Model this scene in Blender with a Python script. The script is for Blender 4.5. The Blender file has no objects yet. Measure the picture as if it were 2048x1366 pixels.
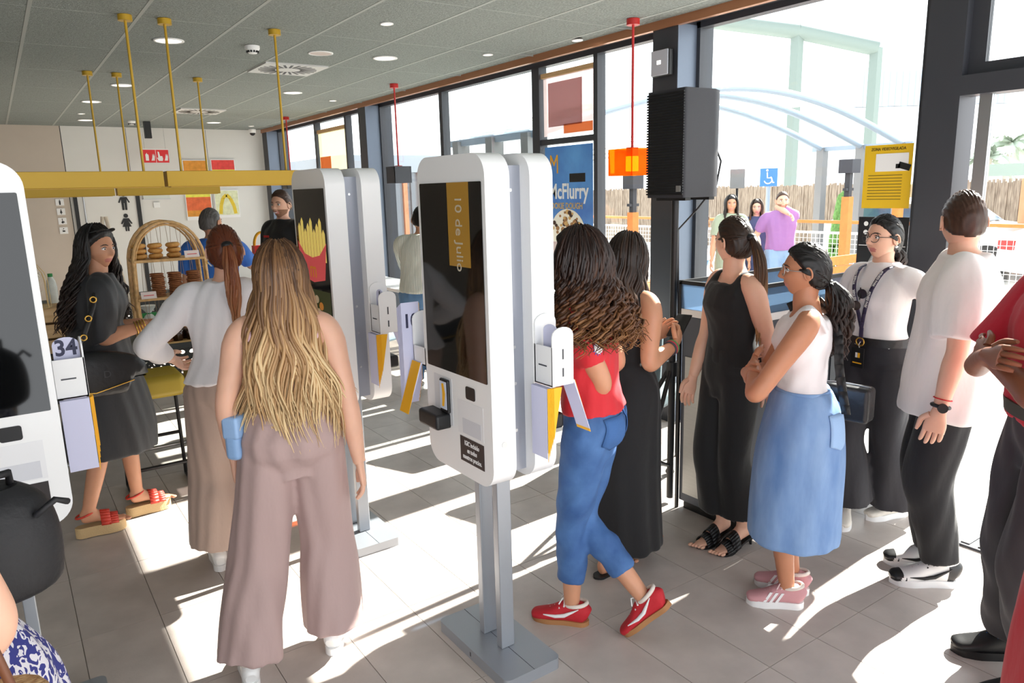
import bpy, bmesh, math, random
import numpy as np
from mathutils import Vector, Matrix, Euler
random.seed(7); np.random.seed(7)
SC = bpy.context.scene
COL = SC.collection
pi = math.pi

# ------------------------------------------------------------------ camera
CAM_F, YAW, PITCH, ROLL, CAM_H = 1466.0, math.radians(34.63), math.radians(11.67), math.radians(1.50), 1.78
_f = Vector((math.sin(YAW)*math.cos(PITCH), math.cos(YAW)*math.cos(PITCH), -math.sin(PITCH)))
_r = Vector((math.cos(YAW), -math.sin(YAW), 0)); _d = _f.cross(_r)
_r2 = _r*math.cos(ROLL)+_d*math.sin(ROLL); _d2 = -_r*math.sin(ROLL)+_d*math.cos(ROLL)
cam = bpy.data.cameras.new('camera'); cam.sensor_width = 36; cam.sensor_fit = 'HORIZONTAL'
cam.lens = CAM_F/2048*36; cam.clip_end = 400; cam.clip_start = 0.05
camo = bpy.data.objects.new('camera', cam); COL.objects.link(camo)
mw = Matrix(((_r2.x, -_d2.x, -_f.x, 0), (_r2.y, -_d2.y, -_f.y, 0), (_r2.z, -_d2.z, -_f.z, CAM_H), (0, 0, 0, 1)))
camo.matrix_world = mw
SC.camera = camo
# ------------------------------------------------------------------ world, sun, exposure
SC.view_settings.view_transform = 'Standard'; SC.view_settings.look = 'None'
SC.view_settings.gamma = 1; SC.view_settings.use_curve_mapping = False
SC.view_settings.exposure = 0.3
w = bpy.data.worlds.new('World'); SC.world = w; w.use_nodes = True
bg = w.node_tree.nodes['Background']; bg.inputs[0].default_value = (0.93, 0.965, 1.0, 1); bg.inputs[1].default_value = 2.7
sun = bpy.data.lights.new('sun', 'SUN'); sun.energy = 22.0; sun.angle = math.radians(0.6); sun.color = (1.0, 0.95, 0.88)
suno = bpy.data.objects.new('sun', sun); COL.objects.link(suno)
suno.rotation_euler = Vector((-1, -0.075, -0.722)).to_track_quat('-Z', 'Y').to_euler()

# ------------------------------------------------------------------ materials
MATS = {}
def hexc(r, g, b):
    f = lambda c: (c/255/12.92) if c/255 <= 0.04045 else ((c/255+0.055)/1.055)**2.4
    return (f(r), f(g), f(b), 1)
def mat(name, rgb, rough=0.5, metal=0.0, spec=0.5, var=0.0, vscale=8.0, bump=0.0, bscale=60.0, stretch=(1, 1, 1), emit=None, estr=0.0, sheen=0.0, rgb2=None, coat=0.0):
    if name in MATS: return MATS[name]
    m = bpy.data.materials.new(name); m.use_nodes = True; nt = m.node_tree; N = nt.nodes; L = nt.links
    b = N['Principled BSDF']; c = hexc(*rgb)
    b.inputs['Base Color'].default_value = c; b.inputs['Roughness'].default_value = rough; b.inputs['Metallic'].default_value = metal
    b.inputs['Specular IOR Level'].default_value = spec; b.inputs['Coat Weight'].default_value = coat
    if sheen: b.inputs['Sheen Weight'].default_value = sheen
    if var or bump or rgb2:
        tc = N.new('ShaderNodeTexCoord'); mp = N.new('ShaderNodeMapping'); mp.inputs['Scale'].default_value = stretch
        L.new(tc.outputs['Object'], mp.inputs['Vector'])
    if var or rgb2:
        nz = N.new('ShaderNodeTexNoise'); nz.inputs['Scale'].default_value = vscale; nz.inputs['Detail'].default_value = 4
        L.new(mp.outputs[0], nz.inputs['Vector'])
        rp = N.new('ShaderNodeValToRGB'); rp.color_ramp.elements[0].position = 0.3; rp.color_ramp.elements[1].position = 0.7
        c2 = hexc(*rgb2) if rgb2 else None
        rp.color_ramp.elements[0].color = c2 if c2 else (c[0]*(1-var), c[1]*(1-var), c[2]*(1-var), 1)
        rp.color_ramp.elements[1].color = c if c2 else (min(1, c[0]*(1+var)), min(1, c[1]*(1+var)), min(1, c[2]*(1+var)), 1)
        L.new(nz.outputs[0], rp.inputs[0]); L.new(rp.outputs[0], b.inputs['Base Color'])
    if bump:
        n2 = N.new('ShaderNodeTexNoise'); n2.inputs['Scale'].default_value = bscale; n2.inputs['Detail'].default_value = 3
        L.new(mp.outputs[0], n2.inputs['Vector'])
        bp = N.new('ShaderNodeBump'); bp.inputs['Strength'].default_value = bump; bp.inputs['Distance'].default_value = 0.01
        L.new(n2.outputs[0], bp.inputs['Height']); L.new(bp.outputs[0], b.inputs['Normal'])
    if emit:
        b.inputs['Emission Color'].default_value = hexc(*emit); b.inputs['Emission Strength'].default_value = estr
    MATS[name] = m
    return m
def glass_mat(name, tint=(1, 1, 1), refl=0.07):
    m = bpy.data.materials.new(name); m.use_nodes = True; nt = m.node_tree; N = nt.nodes; L = nt.links
    N.remove(N['Principled BSDF'])
    t = N.new('ShaderNodeBsdfTransparent'); t.inputs[0].default_value = (*tint, 1)
    g = N.new('ShaderNodeBsdfGlossy'); g.inputs['Roughness'].default_value = 0.02
    lw = N.new('ShaderNodeLayerWeight'); pw = N.new('ShaderNodeMath'); pw.operation = 'POWER'; pw.inputs[1].default_value = 4
    L.new(lw.outputs['Facing'], pw.inputs[0]); fr = N.new('ShaderNodeMath'); fr.operation = 'MULTIPLY_ADD'; fr.inputs[1].default_value = 0.3; fr.inputs[2].default_value = refl*0.5
    L.new(pw.outputs[0], fr.inputs[0])
    mx = N.new('ShaderNodeMixShader'); L.new(fr.outputs[0], mx.inputs[0]); L.new(t.outputs[0], mx.inputs[1]); L.new(g.outputs[0], mx.inputs[2])
    L.new(mx.outputs[0], N['Material Output'].inputs[0]); MATS[name] = m
    return m
def film_mat(name, rgb, alpha):
    m = bpy.data.materials.new(name); m.use_nodes = True; nt = m.node_tree; N = nt.nodes; L = nt.links
    N.remove(N['Principled BSDF'])
    t = N.new('ShaderNodeBsdfTransparent'); t.inputs[0].default_value = hexc(*rgb)
    d = N.new('ShaderNodeBsdfDiffuse'); d.inputs[0].default_value = hexc(*rgb)
    tr = N.new('ShaderNodeBsdfTranslucent'); tr.inputs[0].default_value = hexc(*rgb)
    m1 = N.new('ShaderNodeMixShader'); m1.inputs[0].default_value = 0.5; L.new(d.outputs[0], m1.inputs[1]); L.new(tr.outputs[0], m1.inputs[2])
    m2 = N.new('ShaderNodeMixShader'); m2.inputs[0].default_value = alpha; L.new(t.outputs[0], m2.inputs[1]); L.new(m1.outputs[0], m2.inputs[2])
    L.new(m2.outputs[0], N['Material Output'].inputs[0]); MATS[name] = m
    return m
GLASS = glass_mat('clear_glass', (0.97, 0.985, 0.98))

# ------------------------------------------------------------------ mesh helpers
class MB:
    """collects shapes, each face with a material slot"""
    def __init__(s): s.v = []; s.f = []; s.m = []; s.sm = []
    def add(s, V, F, mi=0, smooth=False):
        o = len(s.v); s.v.extend([tuple(map(float, p)) for p in V]); s.f.extend([tuple(int(i)+o for i in f) for f in F]); s.m.extend([mi]*len(F)); s.sm.extend([smooth]*len(F)); return s
    def box(s, x0, x1, y0, y1, z0, z1, mi=0, M=None):
        V = [(x, y, z) for x in (x0, x1) for y in (y0, y1) for z in (z0, z1)]
        if M: V = [M @ Vector(p) for p in V]
        return s.add(V, [(0, 1, 3, 2), (4, 6, 7, 5), (0, 4, 5, 1), (2, 3, 7, 6), (0, 2, 6, 4), (1, 5, 7, 3)], mi)
    def cyl(s, p0, p1, r0, r1=None, n=16, mi=0, caps=True, smooth=True):
        r1 = r0 if r1 is None else r1
        p0 = Vector(p0); p1 = Vector(p1); t = (p1-p0).normalized()
        a = t.cross(Vector((0, 0, 1))); a = a.normalized() if a.length > 1e-4 else Vector((1, 0, 0)); b = t.cross(a)
        V = [];
        for p, r in ((p0, r0), (p1, r1)):
            V += [p+a*(r*math.cos(2*pi*i/n))+b*(r*math.sin(2*pi*i/n)) for i in range(n)]
        s.add(V, [(i, (i+1) % n, n+(i+1) % n, n+i) for i in range(n)], mi, smooth)
        if caps: s.add(V, [tuple(range(n))[::-1], tuple(range(n, 2*n))], mi)
        return s
    def tube(s, pts, r, n=8, mi=0, caps=True):
        pts = [Vector(p) for p in pts]; K = len(pts); rs = r if hasattr(r, '__len__') else [r]*K
        V = []; ref = Vector((0.3, 0.2, 1)).normalized(); prev = None
        for i, p in enumerate(pts):
            t = (pts[min(i+1, K-1)]-pts[max(i-1, 0)]).normalized()
            if prev is None:
                a = t.cross(ref); a = a.normalized() if a.length > 1e-3 else t.cross(Vector((1, 0, 0))).normalized()
            else:
                a = prev-t*prev.dot(t); a = a.normalized() if a.length > 1e-5 else t.cross(ref).normalized()
            prev = a; b = t.cross(a)
            V += [p+a*(rs[i]*math.cos(2*pi*k/n))+b*(rs[i]*math.sin(2*pi*k/n)) for k in range(n)]
        F = [(i*n+k, i*n+(k+1) % n, (i+1)*n+(k+1) % n, (i+1)*n+k) for i in range(K-1) for k in range(n)]
        s.add(V, F, mi, True)
        if caps: s.add(V, [tuple(range(n))[::-1], tuple(range((K-1)*n, K*n))], mi)
        return s
    def lathe(s, prof, c=(0, 0, 0), n=24, mi=0, M=None, smooth=True):
        c = Vector(c); V = []
        for r, z in prof: V += [Vector((r*math.cos(2*pi*k/n), r*math.sin(2*pi*k/n), z)) for k in range(n)]
        V = [(M @ p if M else p)+c for p in V]; K = len(prof)
        F = [(i*n+k, i*n+(k+1) % n, (i+1)*n+(k+1) % n, (i+1)*n+k) for i in range(K-1) for k in range(n)]
        s.add(V, F, mi, smooth); s.add(V, [tuple(range(n))[::-1], tuple(range((K-1)*n, K*n))], mi); return s
    def prism(s, poly, h0, h1, M=None, mi=0, smooth=False):
        n = len(poly); V = [Vector((x, y, h)) for h in (h0, h1) for x, y in poly]
        if M: V = [M @ p for p in V]
        s.add(V, [tuple(range(n))[::-1], tuple(range(n, 2*n))], mi)
        s.add(V, [(i, (i+1) % n, n+(i+1) % n, n+i) for i in range(n)], mi, smooth); return s
    def ell(s, c, r, n=16, m=10, mi=0, M=None):
        V = []; c = Vector(c)
        for j in range(m+1):
            ph = -pi/2+pi*j/m
            for k in range(n):
                p = Vector((r[0]*math.cos(ph)*math.cos(2*pi*k/n), r[1]*math.cos(ph)*math.sin(2*pi*k/n), r[2]*math.sin(ph)))
                V.append((M @ p if M else p)+c)
        F = [(j*n+k, j*n+(k+1) % n, (j+1)*n+(k+1) % n, (j+1)*n+k) for j in range(m) for k in range(n)]
        return s.add(V, F, mi, True)
    def loft(s, C, S, B, rad, n=20, mi=0, e=2.0, caps=True):
        """C centres (K,3), S side axes, B other axes, rad (K,2)"""
        C = np.asarray(C, float); K = len(C); a = np.linspace(0, 2*pi, n, endpoint=False)
        ca = np.sign(np.cos(a))*np.abs(np.cos(a))**(2/e); sa = np.sign(np.sin(a))*np.abs(np.sin(a))**(2/e)
        V = C[:, None, :]+np.asarray(S)[:, None, :]*(np.asarray(rad)[:, 0][:, None]*ca)[:, :, None]+np.asarray(B)[:, None, :]*(np.asarray(rad)[:, 1][:, None]*sa)[:, :, None]
        V = V.reshape(-1, 3)
        F = [(i*n+k, i*n+(k+1) % n, (i+1)*n+(k+1) % n, (i+1)*n+k) for i in range(K-1) for k in range(n)]
        s.add(V, F, mi, True)
        if caps: s.add(V, [tuple(range(n))[::-1], tuple(range((K-1)*n, K*n))], mi, True)
        return s
    def mesh(s, name, mats):
        me = bpy.data.meshes.new(name); me.from_pydata(s.v, [], s.f)
        for m in (mats if isinstance(mats, (list, tuple)) else [mats]): me.materials.append(m)
        me.polygons.foreach_set('material_index', s.m); me.polygons.foreach_set('use_smooth', s.sm); me.update(); return me
    def build(s, name, mats, parent=None, loc=None, rot=None):
        return link(name, s.mesh(name, mats), parent, loc, rot)
def link(name, me, parent=None, loc=None, rot=None):
    o = bpy.data.objects.new(name, me); COL.objects.link(o)
    if parent: o.parent = parent
    if loc is not None: o.location = loc
    if rot is not None: o.rotation_euler = rot
    return o
def bevel(o, wdt=0.004, seg=2):
    m = o.modifiers.new('bevel', 'BEVEL'); m.width = wdt; m.segments = seg; m.limit_method = 'ANGLE'; m.angle_limit = math.radians(40)
    for p in o.data.polygons: p.use_smooth = True
    m.harden_normals = False
    w2 = o.modifiers.new('wn', 'WEIGHTED_NORMAL'); w2.keep_sharp = True
    return o
def tag(o, label, cat=None, group=None, kind=None):
    if label: o['label'] = label
    if cat: o['category'] = cat
    if group: o['group'] = group
    if kind: o['kind'] = kind
    return o
def empty(name, loc=(0, 0, 0), rz=0.0, label=None, cat=None, group=None):
    o = bpy.data.objects.new(name, None); COL.objects.link(o); o.location = loc; o.rotation_euler = (0, 0, rz); o.empty_display_size = 0.1
    return tag(o, label, cat, group)
def struct(o, label=None): o['kind'] = 'structure'; (label and o.__setitem__('label', label)); return o
def copy_tree(o, parent=None):
    c = o.copy(); COL.objects.link(c); c.parent = parent
    for ch in [x for x in bpy.data.objects if x.parent == o]: copy_tree(ch, c)
    return c
def text(body, size, m, name, parent, M, ext=0.0006, align='CENTER', sx=1.0, bold=0.0, spacing=1.0):
    """flat lettering: reads in local XY of matrix M"""
    cu = bpy.data.curves.new('txt', 'FONT'); cu.body = body; cu.size = size; cu.extrude = ext; cu.align_x = align; cu.align_y = 'CENTER'; cu.offset = bold; cu.resolution_u = 3; cu.space_character = spacing
    to = bpy.data.objects.new('txt', cu); COL.objects.link(to)
    dg = bpy.context.evaluated_depsgraph_get(); me = bpy.data.meshes.new_from_object(to.evaluated_get(dg)); bpy.data.objects.remove(to); bpy.data.curves.remove(cu)
    me.transform(M @ Matrix.Diagonal((sx, 1, 1, 1))); me.materials.clear(); me.materials.append(m); me.name = name
    return link(name, me, parent)
def rrect(w, h, r, n=6):
    """rounded rectangle polygon centred on origin"""
    P = []
    for cx, cy, a0 in ((w/2-r, h/2-r, 0), (-w/2+r, h/2-r, pi/2), (-w/2+r, -h/2+r, pi), (w/2-r, -h/2+r, 1.5*pi)):
        P += [(cx+r*math.cos(a0+pi/2*i/n), cy+r*math.sin(a0+pi/2*i/n)) for i in range(n+1)]
    return P
def XZ(x=0, y=0, z=0, rz=0):
    """matrix: local XY plane -> upright plane facing -y, then turned about z"""
    return Matrix.Translation((x, y, z)) @ Matrix.Rotation(rz, 4, 'Z') @ Matrix.Rotation(pi/2, 4, 'X')
# ================================================================== SETTING
M_TILE = mat('floor_tile', (190, 180, 173), 0.38, var=0.13, vscale=5, bump=0.05, bscale=120)
M_GROUT = mat('grout', (150, 142, 134), 0.8)
fl = MB().box(-4, 4.28, -1.5, 13.4, -0.12, -0.004).build('floor', M_GROUT); struct(fl)
MB().box(-4, 4.28, 8.08, 13.4, -0.004, 0).box(-4, -0.84, -1.5, 8.08, -0.004, 0).box(-0.84, 4.28, -1.5, 0.28, -0.004, 0).build('floor_field', M_TILE, fl)
tile_me = MB().box(0.0015, 0.2985, 0.0015, 0.5985, -0.006, 0).mesh('floor_tile', M_TILE)
for i in range(17):
    for j in range(13): link('floor_tile', tile_me, fl, (-0.84+0.3*i, 0.28+0.6*j, 0))
CH = 2.91
M_CEIL = mat('ceiling_fibre', (134, 140, 136), 0.95, var=0.28, vscale=70, bump=0.7, bscale=140)
M_TEE = mat('ceiling_tee', (158, 162, 158), 0.6)
ce = MB().box(-4, 4.1, -1.5, 13.4, CH+0.012, CH+0.2).build('ceiling', M_CEIL); struct(ce)
TX, TY, TW, TL = 0.34-0.583*4, 5.40-1.215*3, 0.583, 1.215
ct_me = MB().box(0.011, TW-0.011, 0.003, TL-0.003, CH+0.002, CH+0.014).mesh('ceiling_tile', M_CEIL)
for i in range(11):
    for j in range(10):
        if TX+TW*(i+1) > 4.1: continue
        link('ceiling_tile', ct_me, ce, (TX+TW*i, TY+TL*j, 0))
tm = MB().box(-0.011, 0.011, TY, 13.4, CH, CH+0.02).mesh('ceiling_tee', M_TEE)
for i in range(11): link('ceiling_tee', tm, ce, (TX+TW*i, 0, 0))
tm2 = MB().box(TX, 4.05, -0.003, 0.003, CH+0.001, CH+0.02).mesh('cross_tee', M_TEE)
for j in range(11): link('cross_tee', tm2, ce, (0, TY+TL*j, 0))
# back wall
M_WALL = mat('wall_paint', (222, 221, 217), 0.8, var=0.02, vscale=3)
M_BEIGE = mat('wall_beige', (196, 184, 171), 0.8, var=0.03, vscale=3)
M_DARK = mat('anthracite_metal', (62, 64, 70), 0.42, 0.2)
M_BLACK = mat('black_paint', (22, 22, 24), 0.45)
M_WHITEP = mat('white_plastic', (236, 236, 235), 0.4)
wb = MB().box(1.012, 4.4, 13.4, 13.55, 0, 3.1).box(-4, 1.0, 13.4, 13.55, 0, 3.1, 1).box(1.0, 1.012, 13.41, 13.55, 0, 3.1, 2).build('wall_back', [M_WALL, M_BEIGE, M_BLACK]); struct(wb)
MB().box(1.90, 1.905, 13.397, 13.4, 1.95, 2.9).build('panel_joint', M_DARK, wb); MB().box(3.105, 3.11, 13.397, 13.4, 0, 2.9).build('panel_joint', M_DARK, wb)
wl = MB().box(-4.15, -4, -1.5, 13.55, 0, 3.1).build('wall_left', mat('wall_left_brown', (176, 166, 156), 0.7)); struct(wl)
MB().box(-4, 4.3, 13.385, 13.4, 0, 0.1).build('baseboard_back', M_DARK)['kind'] = 'structure'
# restroom door in back wall
d1 = MB().box(1.05, 1.10, 13.34, 13.4, 0, 2.05).box(1.92, 1.98, 13.34, 13.4, 0, 2.05).box(1.05, 1.98, 13.34, 13.4, 2.0, 2.05).build('door_1', M_BLACK); struct(d1)
MB().box(1.10, 1.92, 13.36, 13.4, 0.01, 2.0).build('door_leaf', M_WALL, d1)
MB().cyl((1.18, 13.31, 0.7), (1.18, 13.31, 1.95), 0.012).build('door_handle', mat('steel', (190, 192, 195), 0.3, 0.9), d1)
for b, z in ((True, 1.765), (False, 1.43)):
    m = MB(); M = XZ(1.745, 13.355, z)
    m.prism([(0.033*math.cos(a*pi/8), 0.105+0.033*math.sin(a*pi/8)) for a in range(16)], 0, 0.004, M)
    if b:
        m.prism([(-0.045, 0.065), (0.045, 0.065), (0.085, -0.02), (0.065, -0.028), (0.04, 0.03), (0.036, -0.14), (0.006, -0.14), (0.004, -0.03), (-0.004, -0.03), (-0.006, -0.14), (-0.036, -0.14), (-0.04, 0.03), (-0.065, -0.028), (-0.085, -0.02)], 0, 0.004, M)
    else:
        m.prism([(-0.04, 0.065), (0.04, 0.065), (0.085, -0.02), (0.065, -0.028), (0.03, 0.02), (0.065, -0.07), (0.03, -0.07), (0.028, -0.14), (0.005, -0.14), (0.004, -0.07), (-0.004, -0.07), (-0.005, -0.14), (-0.028, -0.14), (-0.03, -0.07), (-0.065, -0.07), (-0.03, 0.02), (-0.065, -0.028), (-0.085, -0.02)], 0, 0.004, M)
    m.build('restroom_pictogram', M_BLACK, d1)
# facade: pillars, head, glass
XG = 4.28
tr = MB().box(4.03, 4.07, -1.5, 13.4, 2.865, 2.925).build('trim_1', mat('copper_trim', (176, 122, 88), 0.35, 0.5)); struct(tr)
tr = MB().box(4.07, 4.4, -1.5, 13.4, 2.90, 3.1).build('trim_2', M_DARK); struct(tr)
M_PIL = mat('pillar_blue_grey', (112, 124, 142), 0.45, 0.2)
for k, (a, b) in enumerate(((9.02, 9.24), (3.75, 3.985), (13.15, 13.4))):
    p = MB().box(4.05, 4.42, a, b, 0, 2.9).build('trim_%d' % (k+3), M_DARK); struct(p)
    MB().box(4.052, 4.27, a-0.004, a, 0.0, 2.88).build('pillar_cladding', M_PIL, p)
def window(n, y0, y1, mull, trans=()):
    wm = MB().box(XG-0.04, XG+0.04, y0, y1, 2.86, 2.92).box(XG-0.04, XG+0.04, y0, y1, 0, 0.08).box(XG-0.04, XG+0.04, y0, y0+0.035, 0, 2.9).box(XG-0.04, XG+0.04, y1-0.035, y1, 0, 2.9)
    wo = wm.build('window_%d' % n, M_DARK); struct(wo)
    ys = [y0]+[m for m, _ in mull]+[y1]
    for m, wd in mull: MB().box(XG-0.045, XG+0.045, m-wd/2, m+wd/2, 0.08, 2.86).build('mullion', M_DARK, wo)
    for a, b, z in trans: MB().box(XG-0.035, XG+0.035, a, b, z-0.025, z+0.025).build('transom', M_DARK, wo)
    for a, b in zip(ys, ys[1:]): MB().box(XG-0.004, XG+0.004, a+0.02, b-0.02, 0.08, 2.87).build('pane', GLASS, wo)
    return wo
window(1, 9.24, 13.15, [(11.34, 0.06), (10.13, 0.06)])
window(2, 3.985, 9.02, [(7.41, 0.07), (5.65, 0.11), (4.82, 0.05)], [(4.84, 5.6, 2.2)])
window(3, 2.12, 3.75, [])
# entrance door with fixed light above
dr = MB().box(XG-0.08, XG+0.1, 1.93, 2.12, 0, 2.92).box(XG-0.08, XG+0.06, -1.5, 1.93, 2.20, 2.30).box(XG-0.05, XG+0.05, -1.5, 1.93, 2.84, 2.92).build('door_2', M_DARK); struct(dr)
MB().box(XG-0.02, XG+0.02, 1.85, 1.93, 2.30, 2.84).box(XG-0.025, XG+0.025, -1.5, 1.93, 2.30, 2.36).build('fanlight_frame', M_DARK, dr)
MB().box(XG-0.003, XG+0.003, -1.5, 1.85, 2.36, 2.84).build('fanlight_pane', GLASS, dr)
MB().box(XG-0.02, XG+0.02, 1.80, 1.86, 0, 2.2).build('door_stile', mat('steel', (190, 192, 195), 0.3, 0.9), dr)
MB().box(XG-0.003, XG+0.003, -1.5, 1.80, 0.02, 2.2).build('door_pane', GLASS, dr)
gm = MB().box(3.7, 4.25, -0.2, 1.55, 0.0, 0.012)
for k in range(22): gm.box(3.72, 4.23, -0.17+0.078*k, -0.13+0.078*k, 0.012, 0.018, 1)
gm.build('floor_mat', [M_DARK, mat('mat_grey', (120, 120, 122), 0.6, 0.3)])
tag(bpy.data.objects['floor_mat'], 'ribbed grey entrance mat set in the floor by the glass door', 'mat')
# window counter
t = empty('window_counter', (3.9, 6.0, 0), 0, 'long white counter shelf running along the window wall', 'counter')
bevel(MB().box(-0.35, 0.13, -1.95, 2.9, 0.70, 0.735).build('worktop', M_WHITEP, t))
for y in (-1.8, 0.5, 2.7): MB().box(-0.05, 0.05, y-0.03, y+0.03, 0, 0.70).build('support', M_DARK, t)

# ------------------------------------------------------------------ ceiling fixtures
M_LAMP = mat('lamp_glow', (255, 250, 240), 0.5, emit=(255, 246, 230), estr=2.2)
M_YEL = mat('mustard_metal', (190, 152, 40), 0.38, 0.25)
M_RED = mat('red_metal', (190, 40, 38), 0.4)
def downlight(x, y, r, glow, label, grp):
    o = empty('downlight', (x, y, CH), 0, label, 'ceiling light', grp)
    MB().lathe([(r, 0), (r, -0.006), (r*0.86, -0.008), (r*0.84, 0.0)], n=28).build('rim', M_WHITEP, o)
    MB().lathe([(r*0.84, -0.003), (r*0.80, -0.001), (0.001, 0.0)], n=28).build('diffuser', M_LAMP if glow else mat('reflector', (225, 220, 215), 0.4), o)
LB = 'round white recessed ceiling downlight between the grey tiles'
for x, y in ((1.22, 6.06), (1.235, 8.54), (2.92, 6.02), (2.93, 8.43), (2.96, 12.17), (1.26, 12.34), (1.11, 10.06)): downlight(x, y, 0.105, True, LB, 'round ceiling downlights')
for x, y in ((2.37, 4.83), (3.62, 5.49), (3.91, 4.66), (3.6, 8.94), (3.64, 12.58), (1.13, 11.46)): downlight(x, y, 0.045, True, 'small bright spotlight recessed in the grey ceiling', 'small ceiling spots')
o = empty('ceiling_speaker', (2.36, 6.045, CH), 0, 'round flat white ceiling speaker with pinkish mesh beside the air diffuser', 'speaker')
MB().lathe([(0.1, 0), (0.1, -0.006), (0.088, -0.008), (0.087, -0.004)], n=28).build('rim', M_WHITEP, o)
MB().lathe([(0.087, -0.005), (0.001, -0.0045)], n=28).build('mesh_grille', mat('pink_mesh', (205, 190, 184), 0.6, bump=0.3, bscale=300), o)
for (x, y), lb in (((1.80, 6.0), 'white domed smoke detector on ceiling near the yellow rods'), ((1.84, 12.3), 'small white smoke detector on ceiling near back wall')):
    o = empty('smoke_detector', (x, y, CH), 0, lb, 'smoke detector')
    MB().lathe([(0.055, 0), (0.055, -0.02), (0.04, -0.04), (0.03, -0.055), (0.001, -0.058)], n=24).build('housing', M_WHITEP, o)
    for a in range(12): MB().box(0.034, 0.047, -0.006, 0.006, -0.05, -0.036, 0, Matrix.Rotation(a*pi/6, 4, 'Z')).build('slot', M_BLACK, o)
for x, y, lb in ((2.37, 6.9, 'square white swirl air diffuser in ceiling nearest the big downlights'), (2.42, 10.65, 'square white swirl air diffuser in ceiling towards the back wall')):
    o = empty('air_diffuser', (x, y, CH), 0, lb, 'air vent')
    MB().box(-0.28, 0.28, -0.28, 0.28, -0.012, 0.002).build('plate', mat('vent_white', (205, 205, 203), 0.5), o)
    for a in range(24): MB().box(0.11, 0.255, -0.011, 0.011, -0.0135, -0.011, 0, Matrix.Rotation(a*pi/12+0.1, 4, 'Z')).build('slot', M_BLACK, o)
o = MB().box(2.0, 2.09, 12.28, 12.36, CH-0.24, CH).build('projector_box', M_BLACK); tag(o, 'small black box hanging from ceiling near back wall', 'box')
o = empty('dome_camera', (3.83, 13.2, CH), 0, 'small white dome security camera on ceiling corner', 'camera')
MB().lathe([(0.06, 0), (0.06, -0.05), (0.055, -0.06), (0.001, -0.06)], n=20).build('housing', M_WHITEP, o)
MB().ell((0, 0, -0.06), (0.045, 0.045, 0.045)).build('dome', M_BLACK, o)
o = empty('thermostat_box', (4.045, 3.86, 2.63), 0, 'square grey and white control box high on dark pillar', 'control box')
bevel(MB().box(-0.05, 0.0, -0.085, 0.085, -0.09, 0.09).build('back_box', M_BLACK, o), 0.01); bevel(MB().box(-0.06, -0.05, -0.08, 0.08, -0.085, 0.085).build('cover', mat('grey_plastic', (190, 195, 205), 0.4), o), 0.012)
MB().box(-0.062, -0.06, -0.015, 0.02, -0.01, 0.015).build('button', M_LAMP, o)

# yellow linear pendants: two bars in each of two rows
def pendant(xa, xb, y, rods, label, grp='yellow bar pendants', zb=1.86):
    o = empty('bar_pendant', ((xa+xb)/2, y, zb), 0, label, 'pendant light', grp); c = (xa+xb)/2
    bevel(MB().box(xa-c, xb-c, -0.06, 0.06, 0, 0.10).build('bar', M_YEL, o), 0.003)
    MB().box(xa-c+0.02, xb-c-0.02, -0.05, 0.05, -0.004, 0.0).build('diffuser', mat('amber_diffuser', (214, 170, 60), 0.5), o)
    for x in rods:
        MB().cyl((x-c, 0, 0.1), (x-c, 0, CH-zb-0.02), 0.0085, n=10).build('rod', M_YEL, o)
        MB().cyl((x-c, 0, CH-zb-0.035), (x-c, 0, CH-zb), 0.042, n=24).build('canopy', M_YEL, o)
pendant(-0.06, 0.945, 5.37, (0.04, 0.84), 'mustard yellow bar pendant on two rods above bakery table, left of its twin')
pendant(0.965, 1.875, 5.37, (1.068, 1.773), 'mustard yellow bar pendant on two rods above bakery table, nearest the kiosks')
pendant(-0.06, 0.945, 7.78, (0.06, 0.857), zb=1.822, label= 'mustard yellow bar pendant hung over rear table, before the beige wall')
pendant(0.965, 1.875, 7.78, (1.09, 1.785), zb=1.822, label= 'mustard yellow bar pendant hung over rear table, before the paintings')
# red rod pendants
def redlamp(x, y, zt, zb, hw, mats, label, glow):
    o = empty('cube_pendant', (x, y, zb), 0, label, 'pendant light'); h = zt-zb
    MB().cyl((0, 0, h), (0, 0, CH-zb-0.02), 0.009, n=10).build('rod', M_RED, o); MB().cyl((0, 0, CH-zb-0.04), (0, 0, CH-zb), 0.045, n=24).build('canopy', M_RED, o)
    for a in range(4): MB().box(-hw, hw, -hw, -hw+0.006, 0, h, 0, Matrix.Rotation(a*pi/2, 4, 'Z')).build('shade_panel', mats, o)
    if glow:
        MB().cyl((0, 0, 0.03), (0, 0, h*0.72), 0.045, n=16).build('bulb', mat('bulb_glow', (255, 230, 160), emit=(255, 214, 130), estr=6), o)
    MB().box(-0.03, 0.03, -0.03, 0.03, h-0.05, h+0.01).build('socket', M_RED, o)
OR = film_mat('orange_acrylic', (255, 172, 60), 0.3)
redlamp(3.79, 3.92, 2.045, 1.86, 0.12, OR, 'glowing orange acrylic cube lamp hanging on red rod beside dark pillar', True)
redlamp(3.66, 7.37, 2.06, 1.885, 0.10, mat('lamp_dark', (58, 60, 68), 0.5), 'dark grey cube lamp hanging on red rod by window', False)
redlamp(3.70, 11.02, 2.06, 1.885, 0.10, mat('lamp_dark', (58, 60, 68), 0.5), 'far dark cube lamp on red rod near back wall', False)

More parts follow.
